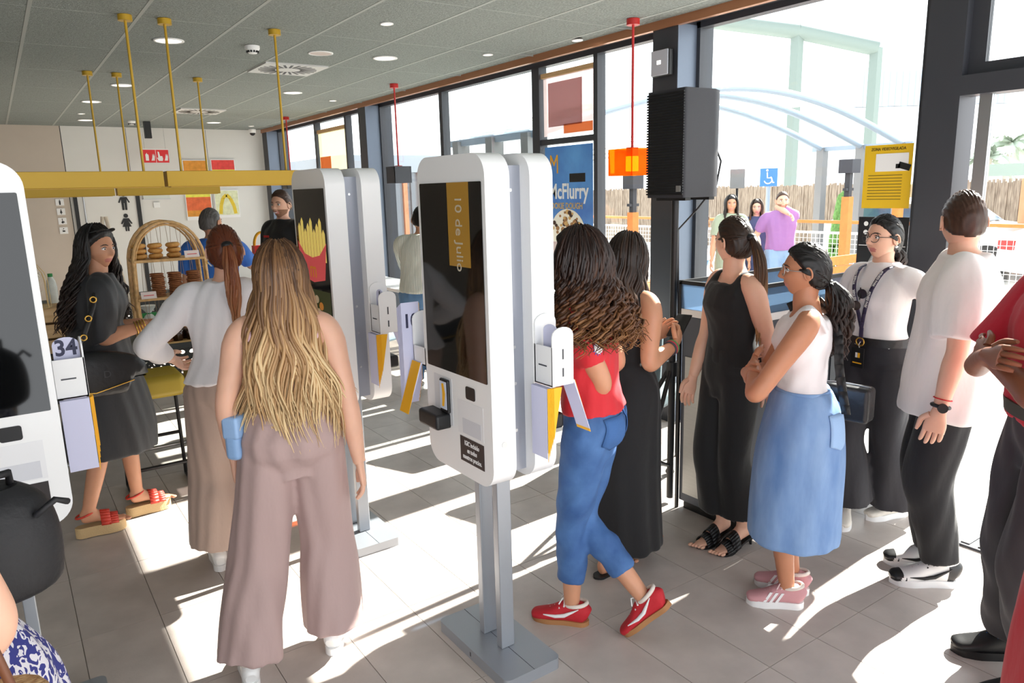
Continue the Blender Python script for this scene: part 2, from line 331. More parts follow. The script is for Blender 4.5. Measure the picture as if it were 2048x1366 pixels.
# ------------------------------------------------------------------ things on the back wall
YB = 13.4
M_SIGNW = mat('sign_white', (235, 235, 235), 0.5)
for k, z in enumerate((1.775, 1.632, 1.488, 1.344)):
    lb = ['man', 'woman', 'wheelchair', 'baby changing'][k]
    o = empty('restroom_sign', (0.865, YB, z), 0, 'small white %s pictogram plate on beige wall' % lb, 'sign')
    MB().box(-0.055, 0.055, -0.012, 0, -0.05, 0.05).build('plate', M_SIGNW, o)
    m = MB(); M = XZ(0, -0.012, 0); disc = lambda cx, cy, r: [(cx+r*math.cos(a*pi/6), cy+r*math.sin(a*pi/6)) for a in range(12)]
    m.prism(disc(0, 0.028, 0.008), 0, 0.002, M)
    if k == 0: m.prism([(-0.012, 0.018), (0.012, 0.018), (0.01, -0.04), (-0.01, -0.04)], 0, 0.002, M)
    elif k == 1: m.prism([(-0.006, 0.018), (0.006, 0.018), (0.018, -0.02), (0.006, -0.02), (0.005, -0.04), (-0.005, -0.04), (-0.006, -0.02), (-0.018, -0.02)], 0, 0.002, M)
    elif k == 2: m.prism([(-0.004, 0.018), (0.004, 0.018), (0.005, 0), (0.022, 0), (0.028, -0.025), (0.02, -0.028), (0.014, -0.008), (-0.006, -0.008)], 0, 0.002, M); m.prism(disc(0, -0.02, 0.016), 0, 0.0015, M)
    else: m.prism([(-0.02, -0.02), (0.02, -0.02), (0.016, 0.004), (-0.004, 0.0), (-0.012, 0.014)], 0, 0.002, M)
    m.build('pictogram', M_BLACK, o)
# paintings
PW = 0.40
def paint(name, x0, x1, z0, z1, bands, label):
    o = empty('painting', ((x0+x1)/2, YB, (z0+z1)/2), 0, label, 'painting', 'four square paintings'); w2, h2 = (x1-x0)/2, (z1-z0)/2
    MB().box(-w2, w2, -0.03, 0, -h2, h2).build('canvas', M_SIGNW, o)
    for i, (a, b, c) in enumerate(bands):
        MB().box(-w2+0.012, w2-0.012, -0.032, -0.03, -h2+2*h2*a, -h2+2*h2*b).build('colour_band', mat('paint_%d_%d_%d' % c, c, 0.8, var=0.15, vscale=14), o)
    return o
OG, RD, YL, GR = (222, 150, 60), (225, 75, 70), (232, 226, 90), (222, 226, 190)
o = paint('p', 2.685, 3.08, 1.965, 2.41, [(0.45, 0.97, OG), (0.18, 0.45, RD), (0.03, 0.18, YL)], 'square painting of orange, red and yellow bands with pale flowers')
for k, (x, z) in enumerate(((-0.11, -0.1), (-0.02, -0.12), (0.07, -0.07), (0.14, -0.1))): MB().prism([(0.025*math.cos(a*pi/5)*(1 if a % 2 else 0.6), 0.025*math.sin(a*pi/5)*(1 if a % 2 else 0.6)) for a in range(10)], 0, 0.003, XZ(x, -0.032, z)).build('flower', mat('pale_pink', (240, 205, 200), 0.8), o)
paint('p', 3.135, 3.53, 1.965, 2.42, [(0.62, 0.97, RD), (0.03, 0.62, YL)], 'square painting with one red band above yellow')
paint('p', 2.67, 3.085, 1.42, 1.905, [(0.78, 0.97, YL), (0.33, 0.78, (226, 110, 66)), (0.12, 0.33, OG)], 'square painting of yellow, orange-red and ochre bands')
o = paint('p', 3.135, 3.54, 1.44, 1.91, [(0.1, 0.97, GR)], 'square pale painting of a single yellow arch')
m = MB(); pts = [(-0.12, -0.17), (-0.10, -0.02), (-0.06, 0.1), (0.0, 0.15), (0.06, 0.09), (0.11, -0.04), (0.13, -0.17)]
for (a, b), (c, d) in zip(pts, pts[1:]):
    l = math.hypot(c-a, d-b); nx, nz = -(d-b)/l*0.028, (c-a)/l*0.028
    m.prism([(a-nx, b-nz), (c-nx, d-nz), (c+nx, d+nz), (a+nx, b+nz)], 0, 0.003, XZ(0, -0.032, 0))
m.build('arch_stroke', mat('arch_yellow', (226, 196, 60), 0.8, var=0.1), o)
# fire sign hung on wires
o = empty('fire_sign', (2.217, 12.9, 2.345), 0, 'red fire extinguisher and alarm sign hanging on thin wires', 'sign')
MB().box(-0.185, 0.185, -0.006, 0.006, 0, 0.2).build('panel', mat('sign_red', (222, 42, 48), 0.5), o); MB().box(-0.19, 0.19, -0.007, 0.007, 0.195, 0.21).box(-0.003, 0.003, -0.0075, 0.0075, 0, 0.2).build('edge', M_SIGNW, o)
for x in (-0.15, 0.15): MB().cyl((x, 0, 0.2), (x, 0, CH-2.345), 0.0012, n=5).build('wire', M_DARK, o)
m = MB(); M = XZ(0, -0.0065, 0)
m.prism([(-0.15, 0.03), (-0.105, 0.03), (-0.105, 0.11), (-0.11, 0.125), (-0.125, 0.13), (-0.125, 0.15), (-0.15, 0.12)], 0, 0.001, M)
m.prism([(0.035, 0.025), (0.09, 0.025), (0.1, 0.06), (0.09, 0.1), (0.06, 0.1), (0.05, 0.16), (0.03, 0.17), (0.03, 0.06), (0.02, 0.08), (0.012, 0.07)], 0, 0.001, M)
for bx in (-0.06, 0.13):
    for q in range(3): m.prism([(bx-0.01+0.016*q, 0.03), (bx+0.004+0.016*q, 0.03), (bx+0.02+0.012*q, 0.09), (bx+0.012+0.012*q, 0.135), (bx+0.006+0.01*q, 0.08)], 0, 0.001, M)
m.build('symbols', M_SIGNW, o)
o = empty('emergency_light', (2.235, YB, 1.79), 0, 'slim clear emergency light panel mounted on pale back wall', 'light fitting')
MB().box(-0.2, 0.2, -0.03, 0, 0, 0.11).build('panel', mat('frosted', (210, 215, 205), 0.25), o); MB().box(-0.21, 0.21, -0.035, 0, -0.01, 0).build('rail', mat('steel', (190, 192, 195), 0.3, 0.9), o)
o = MB().box(2.175, 2.27, YB-0.03, YB, 1.645, 1.735).build('wall_switch', M_WHITEP); tag(bevel(o, 0.006), 'small square white switch box on back wall', 'switch')
# ================================================================== KIOSKS
M_KW = mat('kiosk_white', (238, 238, 238), 0.38, coat=0.2)
M_KG = mat('kiosk_grey', (150, 154, 165), 0.4, 0.4)
M_STEEL = mat('steel', (190, 192, 195), 0.3, 0.9)
M_BASE = mat('base_grey', (160, 165, 172), 0.38, 0.5)
M_SCREEN = mat('screen_glass', (10, 11, 12), 0.05, spec=0.6)
M_LAV = mat('lavender_paper', (206, 207, 232), 0.7)
M_YPAP = mat('yellow_paper', (240, 178, 24), 0.6)
M_INK = mat('navy_ink', (48, 50, 78), 0.6)
M_KBROWN = mat('label_dark', (34, 26, 26), 0.4)
def panel_poly(): return [(x, z+1.335) for x, z in rrect(0.45, 1.13, 0.075, 8)]
def holder(parent, num, rot):
    """card holder on the +x side of a panel (turned by rot about the kiosk axis)"""
    R = Matrix.Rotation(rot, 4, 'Z')
    h = MB()
    h.prism([(y, z) for y, z in [(0.045, 1.13), (0.135, 1.13), (0.135, 1.335)]+[(0.09+0.045*math.cos(a*pi/8), 1.335+0.03*math.sin(a*pi/8)) for a in range(1, 8)]+[(0.045, 1.335)]], 0.226, 0.232, R @ Matrix(((0, 0, 1, 0), (1, 0, 0, 0), (0, 1, 0, 0), (0, 0, 0, 1))))
    h.box(0.226, 0.325, 0.045, 0.049, 1.13, 1.265, 0, R)                 # face with slot
    h.box(0.226, 0.325, 0.131, 0.135, 1.13, 1.20, 0, R)
    h.box(0.226, 0.325, 0.045, 0.135, 1.13, 1.134, 0, R)
    h.prism([(y, z) for y, z in [(0.045, 1.13), (0.135, 1.13), (0.135, 1.30)]+[(0.09+0.045*math.cos(a*pi/8), 1.30+0.03*math.sin(a*pi/8)) for a in range(1, 8)]+[(0.045, 1.30)]], 0.321, 0.326, R @ Matrix(((0, 0, 1, 0), (1, 0, 0, 0), (0, 1, 0, 0), (0, 0, 0, 1))))
    ho = h.build('card_holder', M_KW, parent)
    MB().box(0.25, 0.295, 0.0442, 0.0451, 1.195, 1.20, 0, R).box(0.3262, 0.327, 0.087, 0.093, 1.22, 1.255, 0, R).box(0.3262, 0.327, 0.087, 0.093, 1.16, 1.19, 0, R).build('slot', M_DARK, ho)
    # number tents: inner card standing in the pocket, stacks hanging below
    c = MB()
    for k in range(5):
        z0 = 1.03-0.02*k; y = 0.041-0.0045*k
        c.box(0.236, 0.322, y-0.0015, y, z0-0.07, 1.128, 0, R)
    co = c.build('number_card_stack', M_LAV, parent)
    y2 = MB()
    for k in range(5):
        z0 = 1.02-0.02*k; yy = 0.041-0.0045*k; xa = 0.324+0.0026*(4-k); xb = xa+0.002
        y2.add([R @ Vector(p) for p in [(xa, yy, 1.128), (xa, yy+0.035, 1.128), (xa, yy, z0-0.07), (xb, yy, 1.128), (xb, yy+0.035, 1.128), (xb, yy, z0-0.07)]], [(0, 1, 2), (5, 4, 3), (0, 3, 4, 1), (1, 4, 5, 2), (0, 2, 5, 3)])
    y2.build('yellow_card_side', M_YPAP, parent)
    c = MB()
    for k in range(4):
        s = 0.012*k; c.add([R @ Vector(p) for p in [(0.25+s*.1, 0.138+k*.002, 1.14), (0.32, 0.138+k*.002, 1.14), (0.335, 0.19+k*.004, 0.98-s), (0.262, 0.19+k*.004, 0.98-s), (0.25+s*.1, 0.14+k*.002, 1.14), (0.32, 0.14+k*.002, 1.14), (0.335, 0.192+k*.004, 0.98-s), (0.262, 0.192+k*.004, 0.98-s)]], [(0, 1, 2, 3), (7, 6, 5, 4), (0, 4, 5, 1), (1, 5, 6, 2), (2, 6, 7, 3), (3, 7, 4, 0)], 1 if k == 3 else 0)
    c.build('number_card_back', [M_LAV, M_YPAP], parent)
    pr = MB().prism([(0.24, 1.14), (0.318, 1.14), (0.318, 1.31)]+[(0.279+0.039*math.cos(a*pi/8), 1.31+0.025*math.sin(a*pi/8)) for a in range(1, 8)]+[(0.24, 1.31)], -0.078, -0.074, R @ XZ()).build('number_card', M_LAV, parent)
    if num:
        text(num, 0.075, M_INK, 'number', pr, R @ XZ(0.279, 0.0735, 1.297), sx=0.9, bold=0.002)
def tent10(parent, num):
    """stack of folded number tents hooked over the far-side holder, faces towards local +x"""
    c = MB(); yl = MB(); x0 = -0.335
    for k in range(7):
        d = 0.006*k; zb = 1.05-0.016*k
        c.box(x0-d-0.002, x0-d, -0.175, -0.098, zb, 1.365-d*0.6)
        yl.add([(x0-d, -0.098-0.0004*k, 1.36-d*.6), (x0-d-0.05, -0.098, 1.33-d*.6), (x0-d, -0.098, zb), (x0-d, -0.096, 1.36-d*.6), (x0-d-0.05, -0.096, 1.33-d*.6), (x0-d, -0.096, zb)], [(0, 1, 2), (5, 4, 3), (0, 3, 4, 1), (1, 4, 5, 2), (2, 5, 3, 0)])
    co = c.build('number_tent_stack', M_LAV, parent); yl.build('yellow_tent_side', M_YPAP, parent)
    text(num, 0.075, M_INK, 'number', co, Matrix(((0, 0, 1, x0+0.0008), (1, 0, 0, -0.1365), (0, 1, 0, 1.29), (0, 0, 0, 1))), sx=0.85, bold=0.002)
def kiosk(cx, cy, rz, label, num_rear, num_front, detail):
    o = empty('ordering_kiosk', (cx, cy, 0), rz, label, 'kiosk', 'self-order kiosks')
    b = MB().prism(rrect(0.50, 0.25, 0.025), 0, 0.045); bevel(b.build('base_plate', M_BASE, o), 0.006)
    MB().box(-0.004, 0.004, -0.1255, -0.125, 0.012, 0.03).box(-0.25, 0.25, -0.001, 0.001, 0.045, 0.0455).build('base_seam', M_DARK, o)
    for s in (-0.062, 0.062): bevel(MB().box(s-0.018, s+0.018, -0.03, 0.03, 0.045, 0.95).build('pole', M_BASE, o), 0.004)
    MB().box(-0.17, 0.17, -0.05, 0.05, 0.80, 1.86).build('core_housing', M_KG, o)
    for z in (1.78, 1.25, 1.12, 0.95):
        MB().cyl((0.17, 0.0, z), (0.173, 0.0, z), 0.006, n=10).build('rivet', M_STEEL, o)
    for s, nm in ((1, 'front_panel'), (-1, 'rear_panel')):
        R = Matrix.Rotation(0 if s == 1 else pi, 4, 'Z')
        p = MB().prism(panel_poly(), 0.04, 0.135, R @ XZ() , 0, True).build(nm, M_KW, o); bevel(p, 0.018, 4)
        sc = MB().prism([(x, z+1.4775) for x, z in rrect(0.41, 0.665, 0.004, 2)], 0.134, 0.1375, R @ XZ()).build('screen', M_SCREEN, p)
        q = MB().box(-0.165, -0.035, -0.1362, -0.1352, 0.94, 1.118, 0, R).build('terminal_recess', mat('recess_grey', (215, 216, 220), 0.5), p)
        t = MB(); t.box(-0.2, -0.055, -0.215, -0.137, 0.925, 0.985, 0, R @ Matrix.Translation((0, 0.02, 0)) ); bevel(t.build('payment_terminal', M_BLACK, p), 0.012)
        tm_ = MB().box(-0.105, -0.045, -0.150, -0.137, 0.985, 1.112, 0, R).build('terminal_display', M_BLACK, p); bevel(tm_, 0.006)
        MB().box(-0.098, -0.052, -0.1512, -0.150, 1.0, 1.104, 0, R).build('terminal_screen', mat('terminal_blue', (205, 215, 235), 0.3), tm_)
        m = MB(); m.prism([(-0.085, 1.01), (-0.07, 1.01), (-0.06, 1.06), (-0.07, 1.098), (-0.085, 1.095), (-0.08, 1.06)], 0.1513, 0.1516, R @ XZ()); m.build('terminal_graphic', M_YPAP, tm_)
        bevel(MB().prism([(x+0.092, z+1.09) for x, z in rrect(0.06, 0.046, 0.008, 3)], 0.134, 0.1375, R @ XZ()).build('scanner_window', M_BLACK, p), 0.001)
        MB().box(0.0, 0.17, -0.1358, -0.1351, 0.93, 1.055, 0, R).build('printer_door', mat('kiosk_white2', (228, 228, 230), 0.4), p)
        MB().box(0.033, 0.155, -0.1366, -0.1358, 0.935, 0.99, 0, R).build('receipt_slot', mat('slot_grey', (205, 206, 212), 0.5), p)
        lb = MB().box(0.011, 0.168, -0.1368, -0.1351, 0.827, 0.92, 0, R).build('price_notice', M_KBROWN, p)
        for k, tx in enumerate(('IGIC incluido', 'en todos', 'nuestros precios.')):
            text(tx, 0.025, M_SIGNW, 'lettering', lb, R @ XZ(0.09, -0.137, 0.899-0.026*k), sx=0.72, bold=0.0004)
        MB().cyl(R @ Vector((0.225, -0.088, 0.93)), R @ Vector((0.227, -0.088, 0.93)), 0.011, n=16).build('lock', M_STEEL, p)
        if s == 1 and detail == 'fries':
            im = MB(); M = R @ XZ()
            im.prism([(-0.2, 1.16), (0.2, 1.16), (0.2, 1.33), (-0.2, 1.33)], 0.1376, 0.1378, M, 4)
            for k in range(26):
                a, bb = random.uniform(-0.19, 0.14), random.uniform(1.17, 1.29); im.prism([(a+0.028*math.cos(i*pi/5), bb+0.02*math.sin(i*pi/5)) for i in range(10)], 0.1378, 0.1379+0.00002*k, M, 5 if a < 0.05 else 6)
            im.prism([(-0.15, 1.385), (0.0, 1.365), (0.15, 1.385), (0.195, 1.56), (0.1, 1.50), (0, 1.485), (-0.1, 1.50), (-0.19, 1.56)], 0.1379, 0.1382, M, 1)
            for k in range(9): x0 = -0.17+0.04*k; im.prism([(x0, 1.47), (x0+0.036, 1.47), (x0+0.036, 1.63+0.03*math.sin(k*2.1)), (x0+0.018, 1.65+0.03*math.sin(k*2.1)), (x0, 1.63+0.03*math.sin(k*2.1))], 0.1377, 0.1379+0.00002*k, M, 2)
            im.prism([(-0.15, 1.385), (0.0, 1.365), (0.15, 1.385), (0.188, 1.535), (0.1, 1.487), (0, 1.475), (-0.1, 1.487), (-0.183, 1.535)], 0.1382, 0.1384, M, 1)
            im.build('screen_picture', [M_SIGNW, mat('screen_red', (214, 96, 102), 0.4, emit=(214, 60, 66), estr=0.25), mat('screen_fries', (236, 212, 120), 0.4, emit=(236, 205, 100), estr=0.3), M_YPAP, mat('screen_wood', (40, 46, 26), 0.4, emit=(60, 70, 30), estr=0.2), mat('screen_nuts', (190, 168, 135), 0.4, emit=(170, 150, 120), estr=0.25), mat('screen_nugget', (196, 130, 50), 0.4, emit=(180, 110, 40), estr=0.25)], sc)
            text('m', 0.12, M_YPAP, 'arches_mark', sc, R @ XZ(0.0, -0.1386, 1.425), bold=-0.001)
        if s == 1 and detail == 'promo':
            MB().box(-0.01, 0.13, -0.1378, -0.1375, 1.53, 1.81, 0, R).build('screen_banner', mat('screen_amber', (150, 112, 40), 0.3, emit=(160, 115, 30), estr=0.12), sc)
            text('10 de Julio', 0.06, mat('screen_grey_text', (190, 180, 160), 0.4), 'lettering', sc, R @ Matrix.Translation((0.06, -0.1380, 1.64)) @ Matrix.Rotation(pi/2, 4, 'X') @ Matrix.Rotation(-pi/2, 4, 'Z'))
        if s == 1 and detail == 'app':
            MB().box(-0.2, 0.06, -0.1378, -0.1375, 1.19, 1.35, 0, R).build('screen_card', mat('screen_card_grey', (150, 155, 165), 0.3, emit=(150, 155, 165), estr=0.1), sc)
            MB().box(-0.2, -0.03, -0.1380, -0.1377, 1.19, 1.30, 0, R).build('screen_card_yellow', mat('screen_card_yellow', (196, 160, 40), 0.3, emit=(196, 160, 40), estr=0.15), sc)
    holder(o, num_rear, 0)
    holder(o, '', pi)
    if num_front: tent10(o, num_front)
    return o
kiosk(1.41, 2.20, -pi/2, 'white double-sided ordering kiosk with large dark screen and price notice, curly-haired woman behind it', '', '10', 'promo')
kiosk(1.377, 3.475, -pi/2, 'white double-sided ordering kiosk whose screen shows fries, beside blonde woman', '1', '14', 'fries')
kiosk(-0.14, 2.77, 0, 'white ordering kiosk cut off beside black backpack, card 34 in its holder', '34', '', 'app')

# ================================================================== FOOD TABLES
M_TBL = mat('table_dark', (58, 62, 64), 0.5, var=0.05)
def table(y0, y1, label):
    o = empty('high_table', (0.88, (y0+y1)/2, 0), 0, label, 'table'); d = (y1-y0)/2
    bevel(MB().box(-1.05, 1.0+(0.7 if y0 > 7 else 0), -d, d, 0.835, 0.875).build('tabletop', M_TBL, o))
    for sx in (-0.98, 0.93):
        for sy in (-d+0.06, d-0.06): MB().box(sx-0.03, sx+0.03, sy-0.03, sy+0.03, 0, 0.835).build('leg', M_TBL, o)
    MB().cyl((-0.98, -d+0.06, 0.2), (0.93, -d+0.06, 0.2), 0.012).build('foot_rail', M_STEEL, o)
    for yy in (-d+0.03, d-0.03):
        m = MB(); c = 0.062
        for i in range(31):
            for j in range(4):
                x = -0.96+c*i+c/2; z = 0.587+c*j+c/2; V = []; F = []
                for k in range(16):
                    a = 2*pi*k/16+pi/16; r = c/2/max(abs(math.cos(a)), abs(math.sin(a))); V += [(x+0.019*math.cos(a), yy, z+0.019*math.sin(a)), (x+r*math.cos(a), yy, z+r*math.sin(a))]
                F = [(2*k, 2*k+1, (2*k+3) % 32, (2*k+2) % 32) for k in range(16)]; m.add(V, F)
        po = m.build('perforated_panel', M_TBL, o); so = po.modifiers.new('s', 'SOLIDIFY'); so.thickness = 0.006
    return o
table(5.0, 5.75, 'dark high table with perforated apron under baked goods')
table(7.4, 8.15, 'dark high table behind the bakery table, near restroom door')
# stools
M_MUST = mat('mustard_leather', (176, 152, 48), 0.45, bump=0.05)
def stool(x, y, label):
    o = empty('bar_stool', (x, y, 0), 0, label, 'stool', 'mustard bar stools')
    bevel(MB().box(-0.175, 0.175, -0.165, 0.165, 0.62, 0.755).build('seat', M_MUST, o), 0.04, 4)
    for sx in (-0.15, 0.15):
        MB().tube([(sx*1.15, -0.2, 0.012), (sx*1.05, -0.16, 0.62)], 0.011).build('leg', M_BLACK, o); MB().tube([(sx*1.15, 0.2, 0.012), (sx*1.05, 0.16, 0.62)], 0.011).build('leg', M_BLACK, o)
        MB().tube([(sx*1.15, -0.2, 0.012), (sx*1.15, 0.2, 0.012)], 0.011).build('runner', M_BLACK, o)
    MB().tube([(-0.165, -0.19, 0.22), (0.165, -0.19, 0.22)], 0.011).build('footrest', M_BLACK, o); MB().tube([(-0.165, 0.19, 0.3), (0.165, 0.19, 0.3)], 0.011).build('footrest', M_BLACK, o)
for x in (0.64, 1.03, 1.42): stool(x, 4.80, ['mustard seated bar stool behind woman in black dress', 'mustard seated bar stool beside beige trousers', 'mustard seated bar stool hidden behind the kiosk with fries'][int((x-0.6)/0.4)])
# rattan rack
M_RAT = mat('rattan', (206, 166, 112), 0.55, var=0.2, vscale=40)
RX, RY = 0.895, 5.16
o = empty('rattan_rack', (RX, RY, 0.875), 0, 'arched rattan display rack with three shelves of doughnuts and cookies', 'display rack')
arch = [(-0.215, 0), (-0.222, 0.25), (-0.215, 0.5)]+[(-0.215*math.cos(a), 0.5+0.265*math.sin(a)) for a in np.linspace(0.15, pi-0.15, 15)]+[(0.215, 0.5), (0.222, 0.25), (0.215, 0)]
for y in (0, 0.2):
    MB().tube([(x, y, z) for x, z in arch], 0.010).build('arch_hoop', M_RAT, o); MB().tube([(x*0.94, y+0.01, z*0.975) for x, z in arch], 0.006).build('arch_hoop', M_RAT, o)
for z in (0.06, 0.285, 0.53): bevel(MB().box(-0.215, 0.215, -0.012, 0.215, z-0.018, z).build('shelf', M_RAT, o), 0.004)
M_STR = mat('string', (170, 150, 128), 0.8)
for k in range(13):
    x = -0.18+0.03*k; zt = 0.5+0.265*math.sqrt(max(0, 1-(x/0.215)**2))
    MB().tube([(x, 0.2, zt), (x+0.012*(1 if k % 2 else -1), 0.2, 0.53), (x, 0.2, 0.285), (x+0.014*(1 if k % 2 else -1), 0.2, 0.06)], 0.0018, n=4).build('string', M_STR, o)
for x, z, lb in ((0.135, 0.53, 't'), (-0.15, 0.285, 'm'), (-0.12, 0.06, 'b')):
    c = MB().box(-0.045, 0.045, 0, 0.003, 0, 0.045, 0, Matrix.Translation((x, -0.02, z)) @ Matrix.Rotation(-0.3, 4, 'X')).build('price_card', mat('pink_card', (240, 226, 222), 0.7), o)
    MB().box(-0.03, 0.03, -0.0006, 0, 0.018, 0.024, 0, Matrix.Translation((x, -0.02, z)) @ Matrix.Rotation(-0.3, 4, 'X')).build('card_writing', mat('card_ink', (220, 110, 110), 0.7), c)
# baked goods
M_DON = mat('doughnut', (222, 172, 98), 0.55, rgb2=(190, 128, 60), vscale=30, bump=0.1); M_SPR = mat('nut_bits', (150, 96, 50), 0.7)
M_COOK = mat('cookie', (168, 108, 66), 0.75, rgb2=(120, 72, 42), vscale=60, bump=0.4, bscale=120); M_CHOC = mat('chocolate', (52, 24, 14), 0.22, var=0.2, vscale=30, coat=0.4)
dm = MB().lathe([(0.012, -0.008), (0.03, -0.016), (0.043, -0.006), (0.045, 0.004), (0.036, 0.014), (0.022, 0.016), (0.012, 0.008)], n=20).mesh('doughnut', M_DON)
cm = MB().lathe([(0.03, 0), (0.042, 0.002), (0.044, 0.006), (0.038, 0.011), (0.001, 0.012)], n=16).mesh('cookie', M_COOK)
def put(name, me, x, y, z, label, cat, grp, rz=0.0, tilt=0.0): return tag(link(name, me, None, (x, y, z), (tilt, tilt*0.6, rz)), label, cat, grp)
for i, x in enumerate((0.735, 0.825, 0.935)):
    for k in range(3): put('doughnut', dm, x+random.uniform(-.004, .004), RY+0.07, 0.875+0.53+0.017+0.033*k, 'golden ring doughnut stacked on top shelf of rattan rack', 'doughnut', 'doughnuts on the top shelf', random.random()*6, 0.04)
for i, (x, n) in enumerate(((0.76, 2), (0.86, 2), (0.965, 3), (1.06, 2))):
    for k in range(n): put('doughnut', dm, x, RY+0.05, 0.875+0.06+0.017+0.033*k, 'golden ring doughnut stacked on bottom shelf of rattan rack', 'doughnut', 'doughnuts on the bottom shelf', random.random()*6, 0.04)
for i, x in enumerate((0.82, 0.925, 1.04)):
    for k in range(12): put('cookie', cm, x+random.uniform(-.004, .004), RY+0.07, 0.875+0.286+0.0125*k, 'flat brown cookie in tall stack on middle shelf', 'cookie', 'stacked cookies on the middle shelf', random.random()*6, 0.02)
tr = MB().box(0.62, 1.12, 5.01, 5.125, 0.875, 0.885).build('kraft_tray', mat('kraft', (206, 170, 112), 0.7, var=0.08, vscale=40)); tag(tr, 'kraft board tray at table edge under chocolate cakes', 'tray')
cake = MB().lathe([(0.028, 0), (0.036, 0.04), (0.037, 0.055), (0.03, 0.068), (0.015, 0.074), (0.001, 0.075)], n=14)
ckm = cake.mesh('chocolate_cake', M_CHOC)
for x, y in ((0.87, 5.05), (0.95, 5.05), (1.03, 5.05), (0.91, 5.115), (0.99, 5.115)): put('chocolate_cake', ckm, x, y, 0.885, 'dark glossy chocolate cake on kraft tray', 'cake', 'chocolate cakes on the tray', random.random()*6)
ck2 = MB().lathe([(0.04, 0), (0.052, 0.006), (0.05, 0.014), (0.001, 0.018)], n=18).mesh('cookie', M_COOK)
put('cookie', ck2, 0.80, 5.07, 0.885, 'large single cookie lying on kraft tray beside chocolate cakes', 'cookie', None)
# crate with pot, gypsophila and cage
M_PINE = mat('pine', (214, 180, 134), 0.6, rgb2=(196, 158, 110), vscale=6, stretch=(1, 1, 8))
o = empty('wooden_crate', (0.14, 5.28, 0.875), 0, 'pale pine slatted crate on bakery table', 'crate')
for z in (0.01, 0.105, 0.2):
    for y in (-0.14, 0.14): MB().box(-0.17, 0.17, y-0.006, y+0.006, z, z+0.08).build('slat', M_PINE, o)
    for x in (-0.17, 0.17): MB().box(x-0.006, x+0.006, -0.14, 0.14, z, z+0.08).build('slat', M_PINE, o)
for x in (-0.155, 0.155):
    for y in (-0.125, 0.125): MB().box(x-0.012, x+0.012, y-0.012, y+0.012, 0, 0.28).build('corner_post', M_PINE, o)
MB().box(-0.17, 0.17, -0.14, 0.14, 0.272, 0.282).build('top_board', M_PINE, o)
o = empty('flower_pot', (0.10, 5.24, 1.157), 0, 'white pot of tiny white dried flowers inside wire birdcage', 'flower pot')
MB().lathe([(0.042, 0), (0.055, 0.12), (0.052, 0.12), (0.04, 0.02)], n=20).build('pot', M_WHITEP, o)
m = MB()
for k in range(170):
    a, r, h = random.uniform(0, 2*pi), random.uniform(0, 0.085), random.uniform(0.12, 0.24); m.ell((r*math.cos(a), r*math.sin(a), h-r*0.35), (0.008, 0.008, 0.006), 5, 3)
m.build('flowers', mat('tiny_flowers', (236, 230, 212), 0.8), o)['kind'] = 'stuff'
m = MB()
for k in range(24): a = random.uniform(0, 2*pi); m.tube([(0, 0, 0.1), (0.05*math.cos(a), 0.05*math.sin(a), 0.19)], 0.0012, n=4)
m.build('stems', mat('stem', (150, 150, 100), 0.8), o)
o = empty('wire_birdcage', (0.10, 5.24, 1.157), 0, 'domed gold wire birdcage over white flower pot', 'birdcage')
for k in range(12):
    a = k*pi/6; MB().tube([(0.115*math.cos(a)*f, 0.115*math.sin(a)*f, z) for f, z in ((1, 0.0), (1, 0.16), (0.9, 0.21), (0.65, 0.255), (0.3, 0.285), (0.05, 0.297))], 0.002, n=5).build('cage_wire', mat('cage_gold', (216, 186, 130), 0.4, 0.4), o)
MB().lathe([(0.113, 0), (0.117, 0), (0.117, 0.005), (0.113, 0.005)], n=30).build('cage_ring', mat('cage_gold', (216, 186, 130), 0.4, 0.4), o)
# cellophane gift bags with green ribbon, bottles
M_CEL = mat('cellophane', (232, 236, 230), 0.15, var=0.06, vscale=30, bump=0.6, bscale=30); M_GRN = mat('green_ribbon', (44, 150, 76), 0.5)
bagm = MB().lathe([(0.03, 0), (0.058, 0.02), (0.062, 0.06), (0.03, 0.11), (0.014, 0.125), (0.045, 0.165), (0.05, 0.18)], n=14).mesh('bag_body', M_CEL)
for k, (x, y, lb) in enumerate(((0.50, 5.55, 'beside the rack'), (0.80, 5.63, 'behind the rack, outer one'), (0.94, 5.63, 'behind the middle of the rack'), (1.40, 5.45, 'beside the blue shirt'), (1.24, 5.45, 'at the rack foot'), (0.40, 5.3, 'next to pine crate'))):
    o = empty('gift_bag', (x, y, 0.875 if k != 5 else 0.876), random.random()*6, 'clear cellophane gift bag with green ribbon '+lb, 'gift bag', 'cellophane gift bags')
    link('bag_body', bagm, o); MB().lathe([(0.016, 0.118), (0.02, 0.124), (0.016, 0.13)], n=12).box(0.01, 0.05, -0.006, 0.006, 0.10, 0.128).box(-0.045, -0.01, -0.006, 0.006, 0.095, 0.128).build('ribbon', M_GRN, o)
o = empty('water_bottle', (0.24, 5.42, 1.157), 0, 'clear plastic bottle with green cap on pine crate', 'bottle')
MB().lathe([(0.028, 0), (0.03, 0.1), (0.024, 0.14), (0.012, 0.165)], n=16).build('bottle_body', M_CEL, o); MB().cyl((0, 0, 0.165), (0, 0, 0.185), 0.014, n=14).build('cap', M_GRN, o)
o = empty('potted_basil', (0.36, 5.06, 0.875), 0, 'small bright green leafy plant at table edge', 'plant'); m = MB()
for k in range(60):
    a, r, h = random.uniform(0, 2*pi), random.uniform(0, 0.06), random.uniform(0.04, 0.15); m.ell((r*math.cos(a), r*math.sin(a), h), (0.016, 0.011, 0.005), 7, 4, 0, Matrix.Rotation(a, 4, 'Z') @ Matrix.Rotation(random.uniform(-.8, .8), 4, 'X'))
